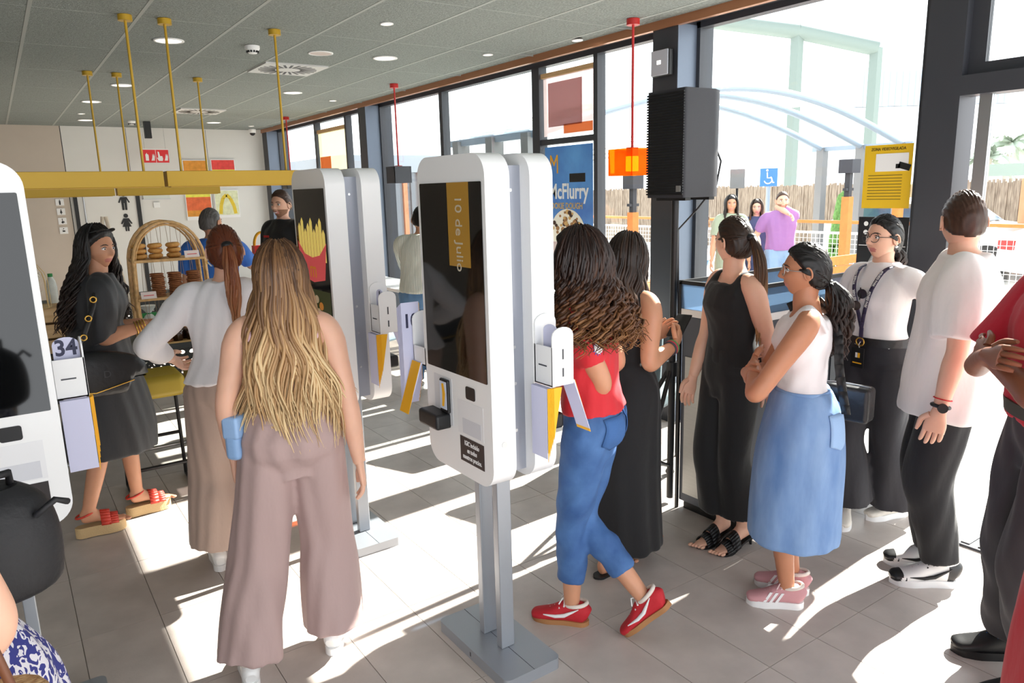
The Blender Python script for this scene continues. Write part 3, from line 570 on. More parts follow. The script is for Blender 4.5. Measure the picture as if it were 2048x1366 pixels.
m.build('leaves', mat('basil_green', (110, 176, 60), 0.5, var=0.2), o); MB().lathe([(0.03, 0), (0.042, 0.06), (0.038, 0.06)], n=14).build('pot', M_BLACK, o)
o = empty('red_box', (2.2, 7.62, 0.875), 0, 'red meal box with yellow arched handle on rear table', 'box')
MB().box(-0.09, 0.09, -0.05, 0.05, 0, 0.42).build('carton', mat('box_red', (214, 44, 40), 0.5), o)
MB().tube([(0.075*math.cos(a), 0, 0.42+0.13*math.sin(a)) for a in np.linspace(0, pi, 14)], 0.014).build('arch_handle', M_YPAP, o)
# small board leaning behind the rack
o = empty('easel_stand', (0.61, 5.66, 0.875), 0, 'pale wooden easel leaning behind the rattan rack', 'easel')
for s in (-1, 1): MB().tube([(s*0.11, 0, 0), (0.0+s*0.01, 0.02, 0.80)], 0.012, n=6).build('leg', mat('pale_wood', (222, 208, 186), 0.6), o)
MB().box(-0.08, 0.08, -0.012, 0.012, 0.3, 0.32).build('ledge', mat('pale_wood', (222, 208, 186), 0.6), o)
# ================================================================== BIN STATION
M_BIN = mat('bin_grey', (84, 88, 96), 0.45, 0.2); M_SILV = mat('brushed_panel', (176, 176, 172), 0.38, 0.5, var=0.04, stretch=(1, 1, 20))
o = empty('waste_station', (3.52, 2.46, 0), 0, 'long dark grey waste sorting station with glass-edged white top', 'waste bin')
bevel(MB().box(-0.57, 0.55, -0.2, 0.2, 0.05, 1.10).build('cabinet', M_BIN, o), 0.004)
MB().box(-0.55, 0.53, -0.18, 0.18, 0, 0.05).build('plinth', M_BLACK, o)
MB().box(-0.575, -0.57, -0.17, 0.17, 0.1, 0.88).build('end_panel', M_SILV, o)
bevel(MB().box(-0.58, 0.56, -0.21, 0.21, 1.10, 1.14).build('worktop', M_WHITEP, o), 0.004)
for a, b, c, d in ((-0.58, 0.56, -0.21, -0.202), (-0.58, 0.56, 0.202, 0.21), (-0.58, -0.572, -0.2, 0.2)): MB().box(a, b, c, d, 1.14, 1.27).build('glass_edge', film_mat('smoked_glass', (150, 170, 190), 0.35), o)
MB().box(-0.585, 0.565, -0.215, -0.195, 1.27, 1.29).box(-0.585, 0.565, 0.195, 0.215, 1.27, 1.29).box(-0.585, -0.565, -0.2, 0.2, 1.27, 1.29).build('top_rail', M_BLACK, o)
for sx in (-0.585, 0.55):
    for sy in (-0.215, 0.2): MB().box(sx, sx+0.015, sy, sy+0.015, 0, 1.28).build('corner_post', M_BLACK, o)
for k in range(3):
    x0 = -0.56+0.37*k
    dd = bevel(MB().box(x0+0.006, x0+0.362, -0.208, -0.2, 0.1, 0.86).build('bin_door', mat('bin_door', (72, 75, 80), 0.5), o), 0.003)
    M = XZ(x0+0.18, -0.2085, 0.42)
    g = MB()
    if k == 1:
        g.tube([M @ Vector(p) for p in [(-0.03, -0.2, 0), (-0.045, -0.05, 0), (-0.02, 0.12, 0), (-0.012, 0.2, 0), (0.012, 0.2, 0), (0.02, 0.12, 0), (0.045, -0.05, 0), (0.03, -0.2, 0), (-0.03, -0.2, 0)]], 0.004, n=5)
        for q in range(4): g.tube([M @ Vector((-0.12+0.03*math.cos(a), -0.19+0.02*q+0.015*math.sin(a), 0)) for a in np.linspace(0, 2*pi, 12)], 0.0035, n=5)
        g.build('bottle_drawing', mat('chalk_yellow', (224, 205, 60), 0.6), dd)
    elif k == 2:
        g.tube([M @ Vector((0.045*math.sin(a)*(1-math.cos(a))*0.75, 0.10*math.cos(a)-0.02, 0)) for a in np.linspace(0, 2*pi, 20)], 0.003, n=5); g.build('drop_drawing', mat('chalk_blue', (180, 205, 220), 0.6), dd)
    else:
        g.tube([M @ Vector((0.05*math.cos(a), 0.05*math.sin(a), 0)) for a in np.linspace(0, 2*pi, 20)], 0.003, n=5); g.build('circle_drawing', mat('chalk_yellow', (224, 205, 60), 0.6), dd)
text('ENVASES', 0.07, mat('chalk_yellow', (224, 205, 60), 0.6), 'lettering', o, XZ(0.02, -0.2085, 0.75), sx=0.8)
# ================================================================== SPEAKER AND STAND
o = empty('speaker_stand', (2.965, 2.74, 0), 0, 'black tripod stand holding the large loudspeaker', 'speaker stand')
MB().cyl((0, 0, 0.03), (0, 0, 1.72), 0.019, n=14).build('pole', M_BLACK, o); MB().cyl((0, 0, 0.75), (0, 0, 0.83), 0.032, n=14).build('collar', M_BLACK, o)
for a in (3.4, 2.2, 0.75):
    c, s = math.cos(a), math.sin(a); MB().tube([(0.02*c, 0.02*s, 0.78), (0.42*c, 0.42*s, 0.02)], 0.013).build('leg', M_BLACK, o); MB().tube([(0.0, 0.0, 0.22), (0.26*c, 0.26*s, 0.32)], 0.008).build('brace', M_BLACK, o)
    MB().ell((0.42*c, 0.42*s, 0.022), (0.03, 0.03, 0.022), 10, 6).build('rubber_foot', M_BLACK, o)
o = empty('loudspeaker', (2.985, 2.70, 1.72), 0, 'large black loudspeaker with ribbed grille on tripod stand', 'loudspeaker')
prof = [(-0.145, -0.13), (0.06, -0.14), (0.145, -0.10), (0.145, 0.10), (0.06, 0.14), (-0.145, 0.13)]
bevel(MB().prism(prof, 0, 0.53).build('cabinet', mat('speaker_grey', (48, 48, 54), 0.5, bump=0.1, bscale=200), o), 0.015, 3)
m = MB()
for k in range(38): m.box(-0.152, -0.144, -0.125, 0.125, 0.015+0.0133*k, 0.023+0.0133*k)
m.build('ribbed_grille', mat('grille_black', (14, 14, 16), 0.45), o); MB().box(-0.154, -0.152, -0.115, -0.085, 0.03, 0.06).build('badge', M_STEEL, o)
for x in (-0.1, 0.08): MB().box(x, x+0.04, -0.1, 0.1, -0.015, 0).build('foot', M_BLACK, o)
o2 = MB().tube([(3.11, 2.62, 2.0), (3.15, 2.6, 1.9), (3.12, 2.6, 1.78), (3.05, 2.66, 1.66), (2.985, 2.735, 1.55), (2.985, 2.72, 1.0), (2.985, 2.72, 0.3)], 0.005).build('speaker_cable', M_BLACK); tag(o2, 'thin black cable running down from loudspeaker along its stand', 'cable')
# ================================================================== SEATS BY THE WINDOW
def lounge(x, y, rz, label, c):
    o = empty('upholstered_chair', (x, y, 0), rz, label, 'chair'); m_ = mat('uphol_%d_%d_%d' % c, c, 0.75, bump=0.15, bscale=200)
    bevel(MB().box(-0.22, 0.22, -0.22, 0.22, 0.40, 0.50).build('seat', m_, o), 0.03, 3); bevel(MB().box(-0.22, 0.22, 0.17, 0.24, 0.36, 0.90, 0, Matrix.Rotation(0.08, 4, 'X')).build('backrest', m_, o), 0.03, 3)
    for sx in (-0.19, 0.19):
        for sy in (-0.18, 0.18): MB().cyl((sx, sy, 0), (sx, sy, 0.40), 0.012).build('leg', M_BLACK, o)
lounge(3.32, 3.35, 1.9, 'grey-green upholstered chair behind speaker stand', (104, 122, 128)); lounge(2.95, 6.5, 0.4, 'pale blue upholstered chair beside striped shirt', (160, 182, 196)); lounge(3.3, 4.4, 2.0, 'grey-blue upholstered chair by the window counter', (120, 136, 146))
# ================================================================== POSTERS ON THE GLASS
o = empty('ice_cream_poster', (XG-0.012, 5.22, 1.0), 0, 'blue ice cream poster on window with cup covered in cookie pieces', 'poster')
PT = lambda u, v: Matrix.Translation((0, 0, 0)) @ Matrix(((0, 0, -1, -0.004), (-1, 0, 0, -u), (0, 1, 0, v), (0, 0, 0, 1)))   # faces -x; u to the right as seen from inside
def pq(poly, h, m_, name, par=o): return MB().prism(poly, 0, h, PT(0, 0)).build(name, m_, par)
pq([(-0.335, 0.0), (0.335, 0.0), (0.335, 1.155), (-0.335, 1.155)], 0.002, mat('poster_blue', (96, 158, 214), 0.4, rgb2=(50, 96, 170), vscale=2.2, emit=(96, 150, 205), estr=0.12), 'sheet')
pq([(-0.335, 0.0), (0.335, 0.0), (0.335, 0.28), (-0.335, 0.28)], 0.0025, mat('poster_sea', (96, 196, 214), 0.4), 'sea_band')
pq([(-0.25, 0.02), (0.22, 0.02), (0.25, 0.36), (-0.28, 0.36)], 0.0035, mat('poster_cup', (236, 232, 224), 0.5, rgb2=(200, 170, 170), vscale=12), 'cup')
pq([(0.255*math.cos(a)-0.015, 0.36+0.24*math.sin(a)) for a in np.linspace(0, pi, 20)]+[(-0.28, 0.3), (0.25, 0.3)], 0.004, mat('poster_cream', (242, 236, 222), 0.5), 'ice_cream_dome')
m = MB()
for k in range(60):
    a, r = random.uniform(0.1, pi-0.1), random.uniform(0.2, 1); x, z, q = 0.22*r*math.cos(a)-0.015, 0.37+0.21*r*math.sin(a), random.uniform(0.012, 0.03)
    m.prism([(x+q*math.cos(i*pi/4), z+q*0.8*math.sin(i*pi/4)) for i in range(8)], 0.0045, 0.005+0.00004*k, PT(0, 0), k % 3)
m.build('cookie_pieces', [mat('poster_biscuit', (206, 166, 104), 0.6), mat('poster_choc', (66, 38, 26), 0.6), mat('poster_biscuit2', (160, 112, 66), 0.6)], o)
TP = lambda u, v, h=0.005: Matrix.Translation((-h, 0, 0)) @ PT(u, v) @ Matrix.Translation((0, 0, 0))
def ptext(s, size, m_, nm, u, v, **k): return text(s, size, m_, nm, o, Matrix(((0, 0, -1, -0.007), (-1, 0, 0, -u), (0, 1, 0, v), (0, 0, 0, 1))), **k)
ptext('M', 0.24, mat('arch_gold', (232, 166, 30), 0.5), 'arches_mark', -0.2, 0.99, sx=0.75)
pq([(0.02, 0.835), (0.235, 0.835), (0.235, 0.91), (0.02, 0.91)], 0.004, M_BLACK, 'word_box'); ptext('NUEVO', 0.075, M_SIGNW, 'lettering', 0.127, 0.872, sx=0.75, spacing=1.15)
ptext('McFlurry', 0.19, M_SIGNW, 'lettering', 0.0, 0.75, sx=0.8, bold=0.004); ptext('COOKIE DOUGH', 0.075, mat('poster_tan', (190, 160, 100), 0.6), 'lettering', -0.05, 0.625, sx=0.85, bold=0.002)
o = empty('window_banner', (XG-0.012, 5.225, 2.25), 0, 'translucent brown sun-faded banner in upper window pane', 'banner')
MB().box(-0.004, 0, -0.35, 0.34, 0.0, 0.52).build('sheet', film_mat('banner_film', (216, 206, 206), 0.35), o); MB().box(-0.006, -0.004, -0.2, 0.27, 0.08, 0.46).build('brown_print', film_mat('banner_brown', (208, 172, 170), 0.45), o)
MB().box(-0.006, -0.004, -0.34, 0.05, 0.01, 0.09).build('orange_print', film_mat('banner_orange', (240, 176, 130), 0.5), o); MB().box(-0.02, 0.01, -0.37, 0.36, 0.51, 0.55).build('banner_rail', M_PINE, o)
o = empty('window_banner', (XG-0.012, 10.72, 1.6), 0, 'translucent orange and cream banner in far window pane', 'banner')
MB().box(-0.004, 0, -0.55, 0.55, 0.0, 1.1).build('sheet', film_mat('banner_cream', (226, 220, 200), 0.5), o); MB().box(-0.006, -0.004, 0.1, 0.53, 0.25, 0.75).build('orange_print', film_mat('banner_orange', (240, 176, 130), 0.5), o); MB().box(-0.02, 0.01, -0.57, 0.57, 1.1, 1.15).build('banner_rail', M_PINE, o)
# notices on the glass beside the door
o = empty('door_notice', (XG-0.012, 2.33, 1.62), 0, 'yellow video surveillance notice with camera picture on glass', 'notice')
MB().box(-0.004, 0, -0.15, 0.13, 0, 0.36).build('sheet', mat('notice_yellow', (226, 184, 30), 0.5), o); MB().box(-0.006, -0.004, -0.13, 0.06, 0.21, 0.31).build('picture_panel', M_SIGNW, o)
MB().box(-0.0075, -0.006, -0.07, 0.0, 0.24, 0.275, 0, Matrix.Rotation(0.3, 4, 'X')).box(-0.0075, -0.006, -0.085, -0.06, 0.225, 0.25).build('camera_picture', M_BLACK, o)
text('ZONA VIDEOVIGILADA', 0.024, M_BLACK, 'lettering', o, Matrix(((0, 0, -1, -0.0055), (-1, 0, 0, -0.01), (0, 1, 0, 0.335), (0, 0, 0, 1))), sx=0.8)
m = MB()
for k in range(9): m.box(-0.005, -0.004, -0.1, 0.1, 0.05+0.017*k, 0.054+0.017*k)
m.build('fine_print', mat('fine_print', (120, 100, 30), 0.7), o)
o = empty('info_board', (XG-0.012, 2.32, 0.95), 0, 'black opening hours and services board on glass beside door', 'notice')
MB().box(-0.004, 0, -0.15, 0.15, 0, 0.62).build('sheet', mat('board_black', (26, 26, 30), 0.4), o)
for z in (0.215, 0.335, 0.45): MB().box(-0.005, -0.004, -0.14, 0.14, z, z+0.004).build('divider', M_SIGNW, o)
m = MB()
for r_, z in enumerate((0.255, 0.295)):
    for k in range(4): m.prism([(0.016*math.cos(i*pi/6)-0.09+0.055*k, z+0.016*math.sin(i*pi/6)) for i in range(12)], 0.0042, 0.005, PT(0, 0), 1 if (r_ == 1 and k == 2) else 0)
for k in range(5): m.prism([(0.014*math.cos(i*pi/6)-0.10+0.05*(k % 3), 0.58-0.05*(k//3)+0.014*math.sin(i*pi/6)) for i in range(12)], 0.0042, 0.005, PT(0, 0), 0)
m.build('service_icons', [M_SIGNW, M_RED], o)
MB().tube([(-0.0045, 0.13-0.25*t*t*0.9, 0.05+0.55*t) for t in np.linspace(0, 1, 12)], 0.012, n=6).build('arch_stroke', mat('board_grey', (150, 150, 150), 0.5), o)
for k, (s_, z, q) in enumerate((('Horario', 0.175, 0.05), ('Play', 0.135, 0.035), ('Lunes a Domingo', 0.095, 0.032), ('10:00 h a 01:00 h', 0.055, 0.032))):
    text(s_, q, M_SIGNW, 'lettering', o, Matrix(((0, 0, -1, -0.0062), (-1, 0, 0, -0.01), (0, 1, 0, z), (0, 0, 0, 1))), sx=0.8)
# ================================================================== FIGURE BUILDER
V3 = lambda *a: np.array(a, float)
def nrm(v): v = np.asarray(v, float); return v/(np.linalg.norm(v)+1e-9)
def crom(P, n):
    """resample control rows (K,d) smoothly to n rows"""
    P = np.asarray(P, float); K = len(P)
    if K == 2: t = np.linspace(0, 1, n)[:, None]; return P[0]*(1-t)+P[1]*t
    u = np.linspace(0, K-1, n); i = np.clip(u.astype(int), 0, K-2); f = (u-i)[:, None]
    p0, p1, p2, p3 = P[np.clip(i-1, 0, K-1)], P[i], P[i+1], P[np.clip(i+2, 0, K-1)]
    return 0.5*((2*p1)+(-p0+p2)*f+(2*p0-5*p1+4*p2-p3)*f**2+(-p0+3*p1-3*p2+p3)*f**3)
def tubeloft(mb, ctrl, side=(1, 0, 0), n=None, seg=18, mi=0, e=2.0):
    """ctrl rows: x,y,z,ra,rb ; ra along 'side' axis, rb along the third axis"""
    C = crom(ctrl, n or max(6, 4*len(ctrl))); P = C[:, :3]; T = np.gradient(P, axis=0); T /= (np.linalg.norm(T, axis=1)[:, None]+1e-9)
    S = np.asarray(side, float)-T*(T@np.asarray(side, float))[:, None]; S /= (np.linalg.norm(S, axis=1)[:, None]+1e-9); B = np.cross(T, S)
    mb.loft(P, S, B, np.maximum(C[:, 3:5], 0.002), seg, mi, e)
def parloft(mb, P, r, seg=16):
    """round tube with parallel-transported frame"""
    P = np.asarray(P); T = np.gradient(P, axis=0); T /= (np.linalg.norm(T, axis=1)[:, None]+1e-9); S = [nrm(np.cross(T[0], V3(0.31, 0.9, 0.2)))]
    for t in T[1:]: S.append(nrm(S[-1]-t*(S[-1]@t)))
    S = np.array(S); mb.loft(P, S, np.cross(T, S), np.stack([r, r], 1), seg)
def remesh(mb, name, voxel, smooth=4, ratio=None):
    me = mb.mesh(name, []); o = bpy.data.objects.new(name, me); COL.objects.link(o)
    r = o.modifiers.new('r', 'REMESH'); r.mode = 'VOXEL'; r.voxel_size = voxel; r.use_smooth_shade = True
    s = o.modifiers.new('s', 'SMOOTH'); s.factor = 0.5; s.iterations = smooth
    if ratio: d = o.modifiers.new('d', 'DECIMATE'); d.ratio = ratio
    dg = bpy.context.evaluated_depsgraph_get(); m2 = bpy.data.meshes.new_from_object(o.evaluated_get(dg))
    bpy.data.objects.remove(o); bpy.data.meshes.remove(me); m2.name = name
    m2.polygons.foreach_set('use_smooth', [True]*len(m2.polygons)); return m2
def getv(me): a = np.empty(len(me.vertices)*3); me.vertices.foreach_get('co', a); return a.reshape(-1, 3)
def setv(me, a): me.vertices.foreach_set('co', np.ascontiguousarray(a).ravel()); me.update()
def getn(me): a = np.empty(len(me.vertices)*3); me.vertices.foreach_get('normal', a); return a.reshape(-1, 3)
def wrinkle(me, amp, fx, fz, seed=0.0, tilt=1.0):
    """long soft cloth folds"""
    v = getv(me); n = getn(me); x, y, z = v.T; a = np.arctan2(y, x)
    d = np.sin(x*fx+seed+np.sin(z*fz*0.5+seed)*2.2+z*tilt)*np.cos(y*fx*0.9+seed*2+z*tilt*0.7)+0.6*np.sin((x+y)*fx*1.9+z*fz+seed*3)*np.sin(z*fz*0.6+x*5+seed)+0.4*np.sin((x-y)*fx*3.1-z*fz*1.7+seed*5)
    setv(me, v+n*(amp*d)[:, None])
def join_mb(me, mb, mats):
    """append the shells in mb to mesh me (material slots of mats)"""
    me.materials.clear()
    for m in mats: me.materials.append(m)
    m2 = mb.mesh('tmp', mats); bm = bmesh.new(); bm.from_mesh(me); bm.from_mesh(m2); bm.to_mesh(me); bm.free(); bpy.data.meshes.remove(m2)
def ik(a, b, l1, l2, pole):
    a, b, pole = V3(*a), V3(*b), nrm(pole); d = b-a; L = np.linalg.norm(d); u = d/(L+1e-9)
    if L > (l1+l2)*0.997: q = L/((l1+l2)*0.997); l1 *= q; l2 *= q
    x = (l1*l1-l2*l2+L*L)/(2*L); h = math.sqrt(max(0, l1*l1-x*x)); p = pole-u*(pole@u); p = nrm(p)
    return a+u*x+p*h, b
def G(a, m, s): return np.exp(-((a-m)/s)**2)
def head_surface(D, fem=True):
    """D unit directions (N,3), face +y -> surface points"""
    sx, sy, sz = D.T; x = 0.074*sx; y = 0.096*sy; z = 0.118*sz
    t = np.clip((-0.015-z)/0.1, 0, 1); t = t*t*(3-2*t)
    x = x*(1-0.30*t*(1 if fem else 0.75)); y = np.where(y < 0, y*(1-0.5*t), y*(1-0.06*t))
    y = np.where((y < 0) & (z > -0.02), y*1.05, y)
    f = np.clip(sy, 0, 1)**0.5
    br = np.clip((0.022-z)/0.044, 0, 1)*(z > -0.036)*np.clip((z+0.042)/0.012, 0, 1)
    y = y+0.023*G(x, 0, 0.0105)*br*f+0.005*G(np.abs(x), 0.012, 0.006)*G(z, -0.026, 0.008)*f
    y = y-0.010*G(np.abs(x), 0.031, 0.015)*G(z, 0.006, 0.011)*f+0.004*G(z, 0.027, 0.009)*G(x, 0, 0.05)*f+0.004*G(np.abs(x), 0.042, 0.02)*G(z, -0.022, 0.02)*f
    y = y+0.0065*G(x, 0, 0.020)*(G(z, -0.054, 0.0055)+1.05*G(z, -0.066, 0.006))*f-0.003*G(x, 0, 0.02)*G(z, -0.060, 0.003)*f
    y = y+0.009*G(x, 0, 0.022)*G(z, -0.098, 0.015)*f
    return np.stack([x, y, z], 1)
def sph_dirs(nu, nv):
    D = []
    for j in range(nv+1):
        ph = -pi/2+pi*j/nv
        for k in range(nu): a = 2*pi*k/nu; D.append((math.cos(ph)*math.sin(a), math.cos(ph)*math.cos(a), math.sin(ph)))
    F = [(j*nu+k, (j+1)*nu+k, (j+1)*nu+(k+1) % nu, j*nu+(k+1) % nu) for j in range(nv) for k in range(nu)]
    return np.array(D), F
def hairline(P, style):
    """>0 where hair grows on the skull"""
    x, y, z = P.T
    zl = np.interp(y, [-0.11, -0.06, -0.02, 0.005, 0.025, 0.05, 0.075, 0.10], [-0.085, -0.08, -0.055, -0.01, 0.02, 0.045, 0.072, 0.078])
    if style == 'short': zl = np.interp(y, [-0.11, -0.06, -0.02, 0.005, 0.025, 0.05, 0.075, 0.10], [-0.055, -0.05, -0.03, 0.0, 0.02, 0.055, 0.074, 0.078])
    return z-zl
HAIRM = {}
def hair_mat(name, stops, rough=0.42):
    """stops: colours from root to tip; the 'tint' attribute of each strand picks along them"""
    if name in HAIRM: return HAIRM[name]
    m = bpy.data.materials.new(name); m.use_nodes = True; nt = m.node_tree; N = nt.nodes; L = nt.links; b = N['Principled BSDF']
    at = N.new('ShaderNodeAttribute'); at.attribute_name = 'tint'; rp = N.new('ShaderNodeValToRGB')
    els = rp.color_ramp.elements
    while len(els) < len(stops): els.new(0.5)
    for i, c in enumerate(stops): els[i].position = i/(len(stops)-1); els[i].color = hexc(*c)
    L.new(at.outputs['Fac'], rp.inputs[0]); L.new(rp.outputs[0], b.inputs['Base Color']); b.inputs['Roughness'].default_value = rough; b.inputs['Specular IOR Level'].default_value = 0.4
    HAIRM[name] = m; return m
def strands(paths, rad, tint, nside=5):
    """paths (N,K,3), rad (N,K), tint (N,K) -> V,F,T arrays"""
    N_, K, _ = paths.shape; T = np.gradient(paths, axis=1); T /= (np.linalg.norm(T, axis=2, keepdims=True)+1e-9)
    ref = np.broadcast_to(V3(0.31, 0.77, 0.11), T.shape); A = np.cross(T, ref); A /= (np.linalg.norm(A, axis=2, keepdims=True)+1e-9); B = np.cross(T, A)
    a = np.linspace(0, 2*pi, nside, endpoint=False)
    V = paths[:, :, None, :]+rad[:, :, None, None]*(A[:, :, None, :]*np.cos(a)[None, None, :, None]+B[:, :, None, :]*np.sin(a)[None, None, :, None])
    idx = np.arange(N_*K*nside).reshape(N_, K, nside); i0 = idx[:, :-1]; i1 = idx[:, 1:]
    F = np.stack([i0, np.roll(i0, -1, 2), np.roll(i1, -1, 2), i1], -1).reshape(-1, 4)
    return V.reshape(-1, 3), F, np.repeat(tint.reshape(-1), nside)
class Fig:
    """standing figure; local frame x right, y forward, z up, origin on the floor under the pelvis"""
    def __init__(s, name, loc, heading, H, label, skin, female=True, cat='person', vox=0.011, group=None):
        s.k = H/1.70; s.fem = female; s.vox = vox; s.skin = skin; s.H = H
        s.root = empty('person', (loc[0], loc[1], loc[2] if len(loc) > 2 else 0), heading-pi/2, label, cat, group)
        s.lean = V3(0, 0, 0); s.tw = 0.0
        s.hipc = V3(0, 0, 0.93*s.k); s.sw = (0.162 if female else 0.19)*s.k
        s.head_rot = Euler((0, 0, 0)); s.head_off = V3(0, 0.012, 0)
        s.legs = {}; s.arms = {}; s.hands = {}; s.feet = {}; s.wide = 1.0; s.hs = 0.93 if female else 0.98
        s.body = MB(); s.extra = MB(); s.clothes = []
    def sp(s, z):                                   # spine point at standing height z (metres for H=1.70)
        t = max(0, (z-0.93)/0.77); return s.hipc+V3(0, 0, (z-0.93)*s.k)+s.lean*t*s.k
    def shoulder(s, sd):
        c = s.sp(1.372); a = s.tw; return c+V3(sd*s.sw*math.cos(a), sd*s.sw*math.sin(a), 0)
    def hip(s, sd): return s.hipc+V3(sd*0.088*s.k, 0, -0.02*s.k)
    def leg(s, sd, foot, yaw=0.0, pitch=0.0, pole=(0, 1, 0), heel=0.0):
        """foot: heel-centre position on floor (x,y,z); yaw turns the toes outwards in radians (world-left positive)"""
        k = s.k; s.feet[sd] = (V3(*foot), yaw, pitch)
        ank = V3(*(s.footM(sd) @ Vector((0, 0.03, 0.085*k+heel))))
        kn, an = ik(s.hip(sd), ank, 0.422*k, 0.414*k, pole); s.legs[sd] = (s.hip(sd), kn, an)
    def w(s, x, y, z):
        p = Matrix.Rotation(-s.root.rotation_euler.z, 3, 'Z') @ Vector((x-s.root.location.x, y-s.root.location.y, z-s.root.location.z)); return V3(*p)
    def wd(s, x, y, z=0): return V3(*(Matrix.Rotation(-s.root.rotation_euler.z, 3, 'Z') @ Vector((x, y, z))))
    def arm(s, sd, wrist, pole=(0, -1, -0.3), hand=None, normal=None, curl=0.5, elbow=None):
        k = s.k; el, wr = (V3(*elbow), V3(*wrist)) if elbow is not None else ik(s.shoulder(sd), wrist, 0.275*k, 0.245*k, pole); s.arms[sd] = (s.shoulder(sd), el, wr)
        d = nrm(wr-el) if hand is None else nrm(hand); s.hands[sd] = (wr, d, nrm(normal) if normal is not None else nrm(np.cross(d, V3(0, 1, 0.2)))*sd, curl)
    # ---- body pieces
    TOR_F = [(0.84, .10, .085, 0), (0.90, .158, .112, -.012), (0.96, .170, .116, -.014), (1.03, .145, .10, -.005), (1.10, .122, .088, 0), (1.18, .130, .094, .002), (1.27, .146, .112, .014), (1.34, .143, .098, .006), (1.385, .122, .078, -.004), (1.42, .088, .062, -.008), (1.455, .058, .054, -.006)]
    TOR_M = [(0.84, .10, .09, 0), (0.90, .155, .115, -.01), (0.96, .165, .12, -.008), (1.03, .162, .118, .004), (1.10, .158, .115, .008), (1.18, .165, .116, .006), (1.27, .178, .118, .006), (1.34, .172, .106, 0), (1.385, .150, .086, -.006), (1.42, .108, .072, -.01), (1.455, .070, .064, -.008)]
    def torso(s, mb, z0=0.84, z1=1.46, grow=0.0, flare=0.0, n=26, e=2.2, wk=1.0):
        T = s.TOR_F if s.fem else s.TOR_M; zs = [t[0] for t in T]; Z = np.linspace(z0, z1, n); rows = []
        for z in Z:
            rx, ry, yo = [np.interp(z, zs, [t[i] for t in T]) for i in (1, 2, 3)]; f = flare*max(0, (1.15-z)/0.3); c = s.sp(z)
            rows.append((*(c+V3(0, yo*s.k, 0)), (rx*s.wide*wk+grow+f)*s.k, (ry*s.wide*wk+grow+f)*s.k))
        R = np.array(rows); N_ = len(R); a = s.tw*np.clip((Z-0.95)/0.4, 0, 1)
        S = np.stack([np.cos(a), np.sin(a), 0*a], 1); B = np.stack([-np.sin(a), np.cos(a), 0*a], 1)
        mb.loft(R[:, :3], S, B, R[:, 3:5], 28, 0, e)
    def limb(s, mb, pts, rads, side=(1, 0, 0), n=None, flat=1.0):
        tubeloft(mb, [(*p, r*s.k, r*s.k*flat) for p, r in zip(pts, rads)], side, n or 22, 18)
    def arm_loft(s, mb, sd, r=(.054, .048, .040, .041, .026), t0=0.0, t1=1.0, grow=0.0, end=None):
        sh, el, wr = s.arms[sd]; ctr = s.sp(1.41); inn = ctr*0.55+sh*0.45+V3(0, 0, 0.004*s.k); u_ = nrm(el-sh)
        P = [inn, sh*0.86+ctr*0.14+V3(0, 0, 0.004*s.k), sh+u_*0.05*s.k, (sh+el)/2, el, el*0.65+wr*0.35, wr]; R = [r[0]*0.72+grow, r[0]*0.93+grow, r[0]+grow]+[q+grow for q in r[1:]]
        C = crom([(*p, q) for p, q in zip(P, R)], 60); i0 = 0; i1 = int(18+41*t1)
        C = C[i0:i1+1]
        if end: C[:, 3] += np.linspace(0, end, len(C))
        parloft(mb, C[:, :3], C[:, 3]*s.k, 18)
    def leg_loft(s, mb, sd, r=(.082, .072, .053, .052, .034), flat=1.0, t0=0.0, t1=1.0, seg=20):
        h, kn, an = s.legs[sd]; P = [h+V3(0, 0, 0.03*s.k), h*0.5+kn*0.5, kn, kn*0.62+an*0.38, an]
        C = crom([(*p, q) for p, q in zip(P, r)], 44)[int(t0*43):int(t1*43)+1]
        tubeloft(mb, [(*c[:3], c[3]*s.k, c[3]*s.k*flat) for c in C], (1, 0, 0), len(C), seg)
    def footM(s, sd):
        p, yaw, pitch = s.feet[sd]
        return Matrix.Translation(p) @ Matrix.Rotation(yaw, 4, 'Z') @ Matrix.Translation((0, 0.2*(1 if pitch > 0 else 0), 0)) @ Matrix.Rotation(-pitch, 4, 'X') @ Matrix.Translation((0, -0.2*(1 if pitch > 0 else 0), 0))
    def make_body(s, barefeet=False, thin=0.012, lr=(.076, .064, .048, .050, .034)):
        s.torso(s.body, 0.87, grow=-thin)
        hp = s.head_pos(); nb = s.sp(1.43)
        tubeloft(s.body, [(*nb, .062*s.k, .06*s.k), (*(nb*0.5+hp*0.5+V3(0, 0, -.03*s.k)), .050*s.k, .052*s.k), (*(hp+V3(0, -0.015*s.k, -0.04*s.k)), .052*s.k, .056*s.k)], n=10)
        for sd in s.arms: s.arm_loft(s.body, sd)
        for sd in s.legs:
            s.leg_loft(s.body, sd, lr); M = s.footM(sd) @ Matrix.Scale(s.k*0.97, 4)
            if barefeet is not False:
                lift = barefeet; rows = [(0, -0.01, 0.045+lift, .028, .035), (0, 0.03, 0.05+lift, .032, .045), (0, 0.08, 0.045+lift*.75, .034, .036), (0, 0.15, 0.026+lift*.2, .040, .018), (0, 0.19, 0.02, .041, .013), (0, 0.225, 0.017, .032, .010)]
                b = MB(); tubeloft(b, rows, (1, 0, 0), 18, 16); s.body.add([M @ Vector(v) for v in b.v], b.f, 0, True)
                for q in range(5):
                    x = (-0.032+0.016*q)*(1 if sd > 0 else -1)*-1; b = MB().ell((x, 0.236-abs(q-(0 if sd > 0 else 4))*0.006*1.2, 0.015), (.0085 if q != (0 if sd > 0 else 4) else .012, .017, .009), 10, 6); s.extra.add([M @ Vector(v) for v in b.v], b.f, 0, True)
        for sd, (w, d, n_, curl) in s.hands.items(): s.hand(sd, w, d, n_, curl)
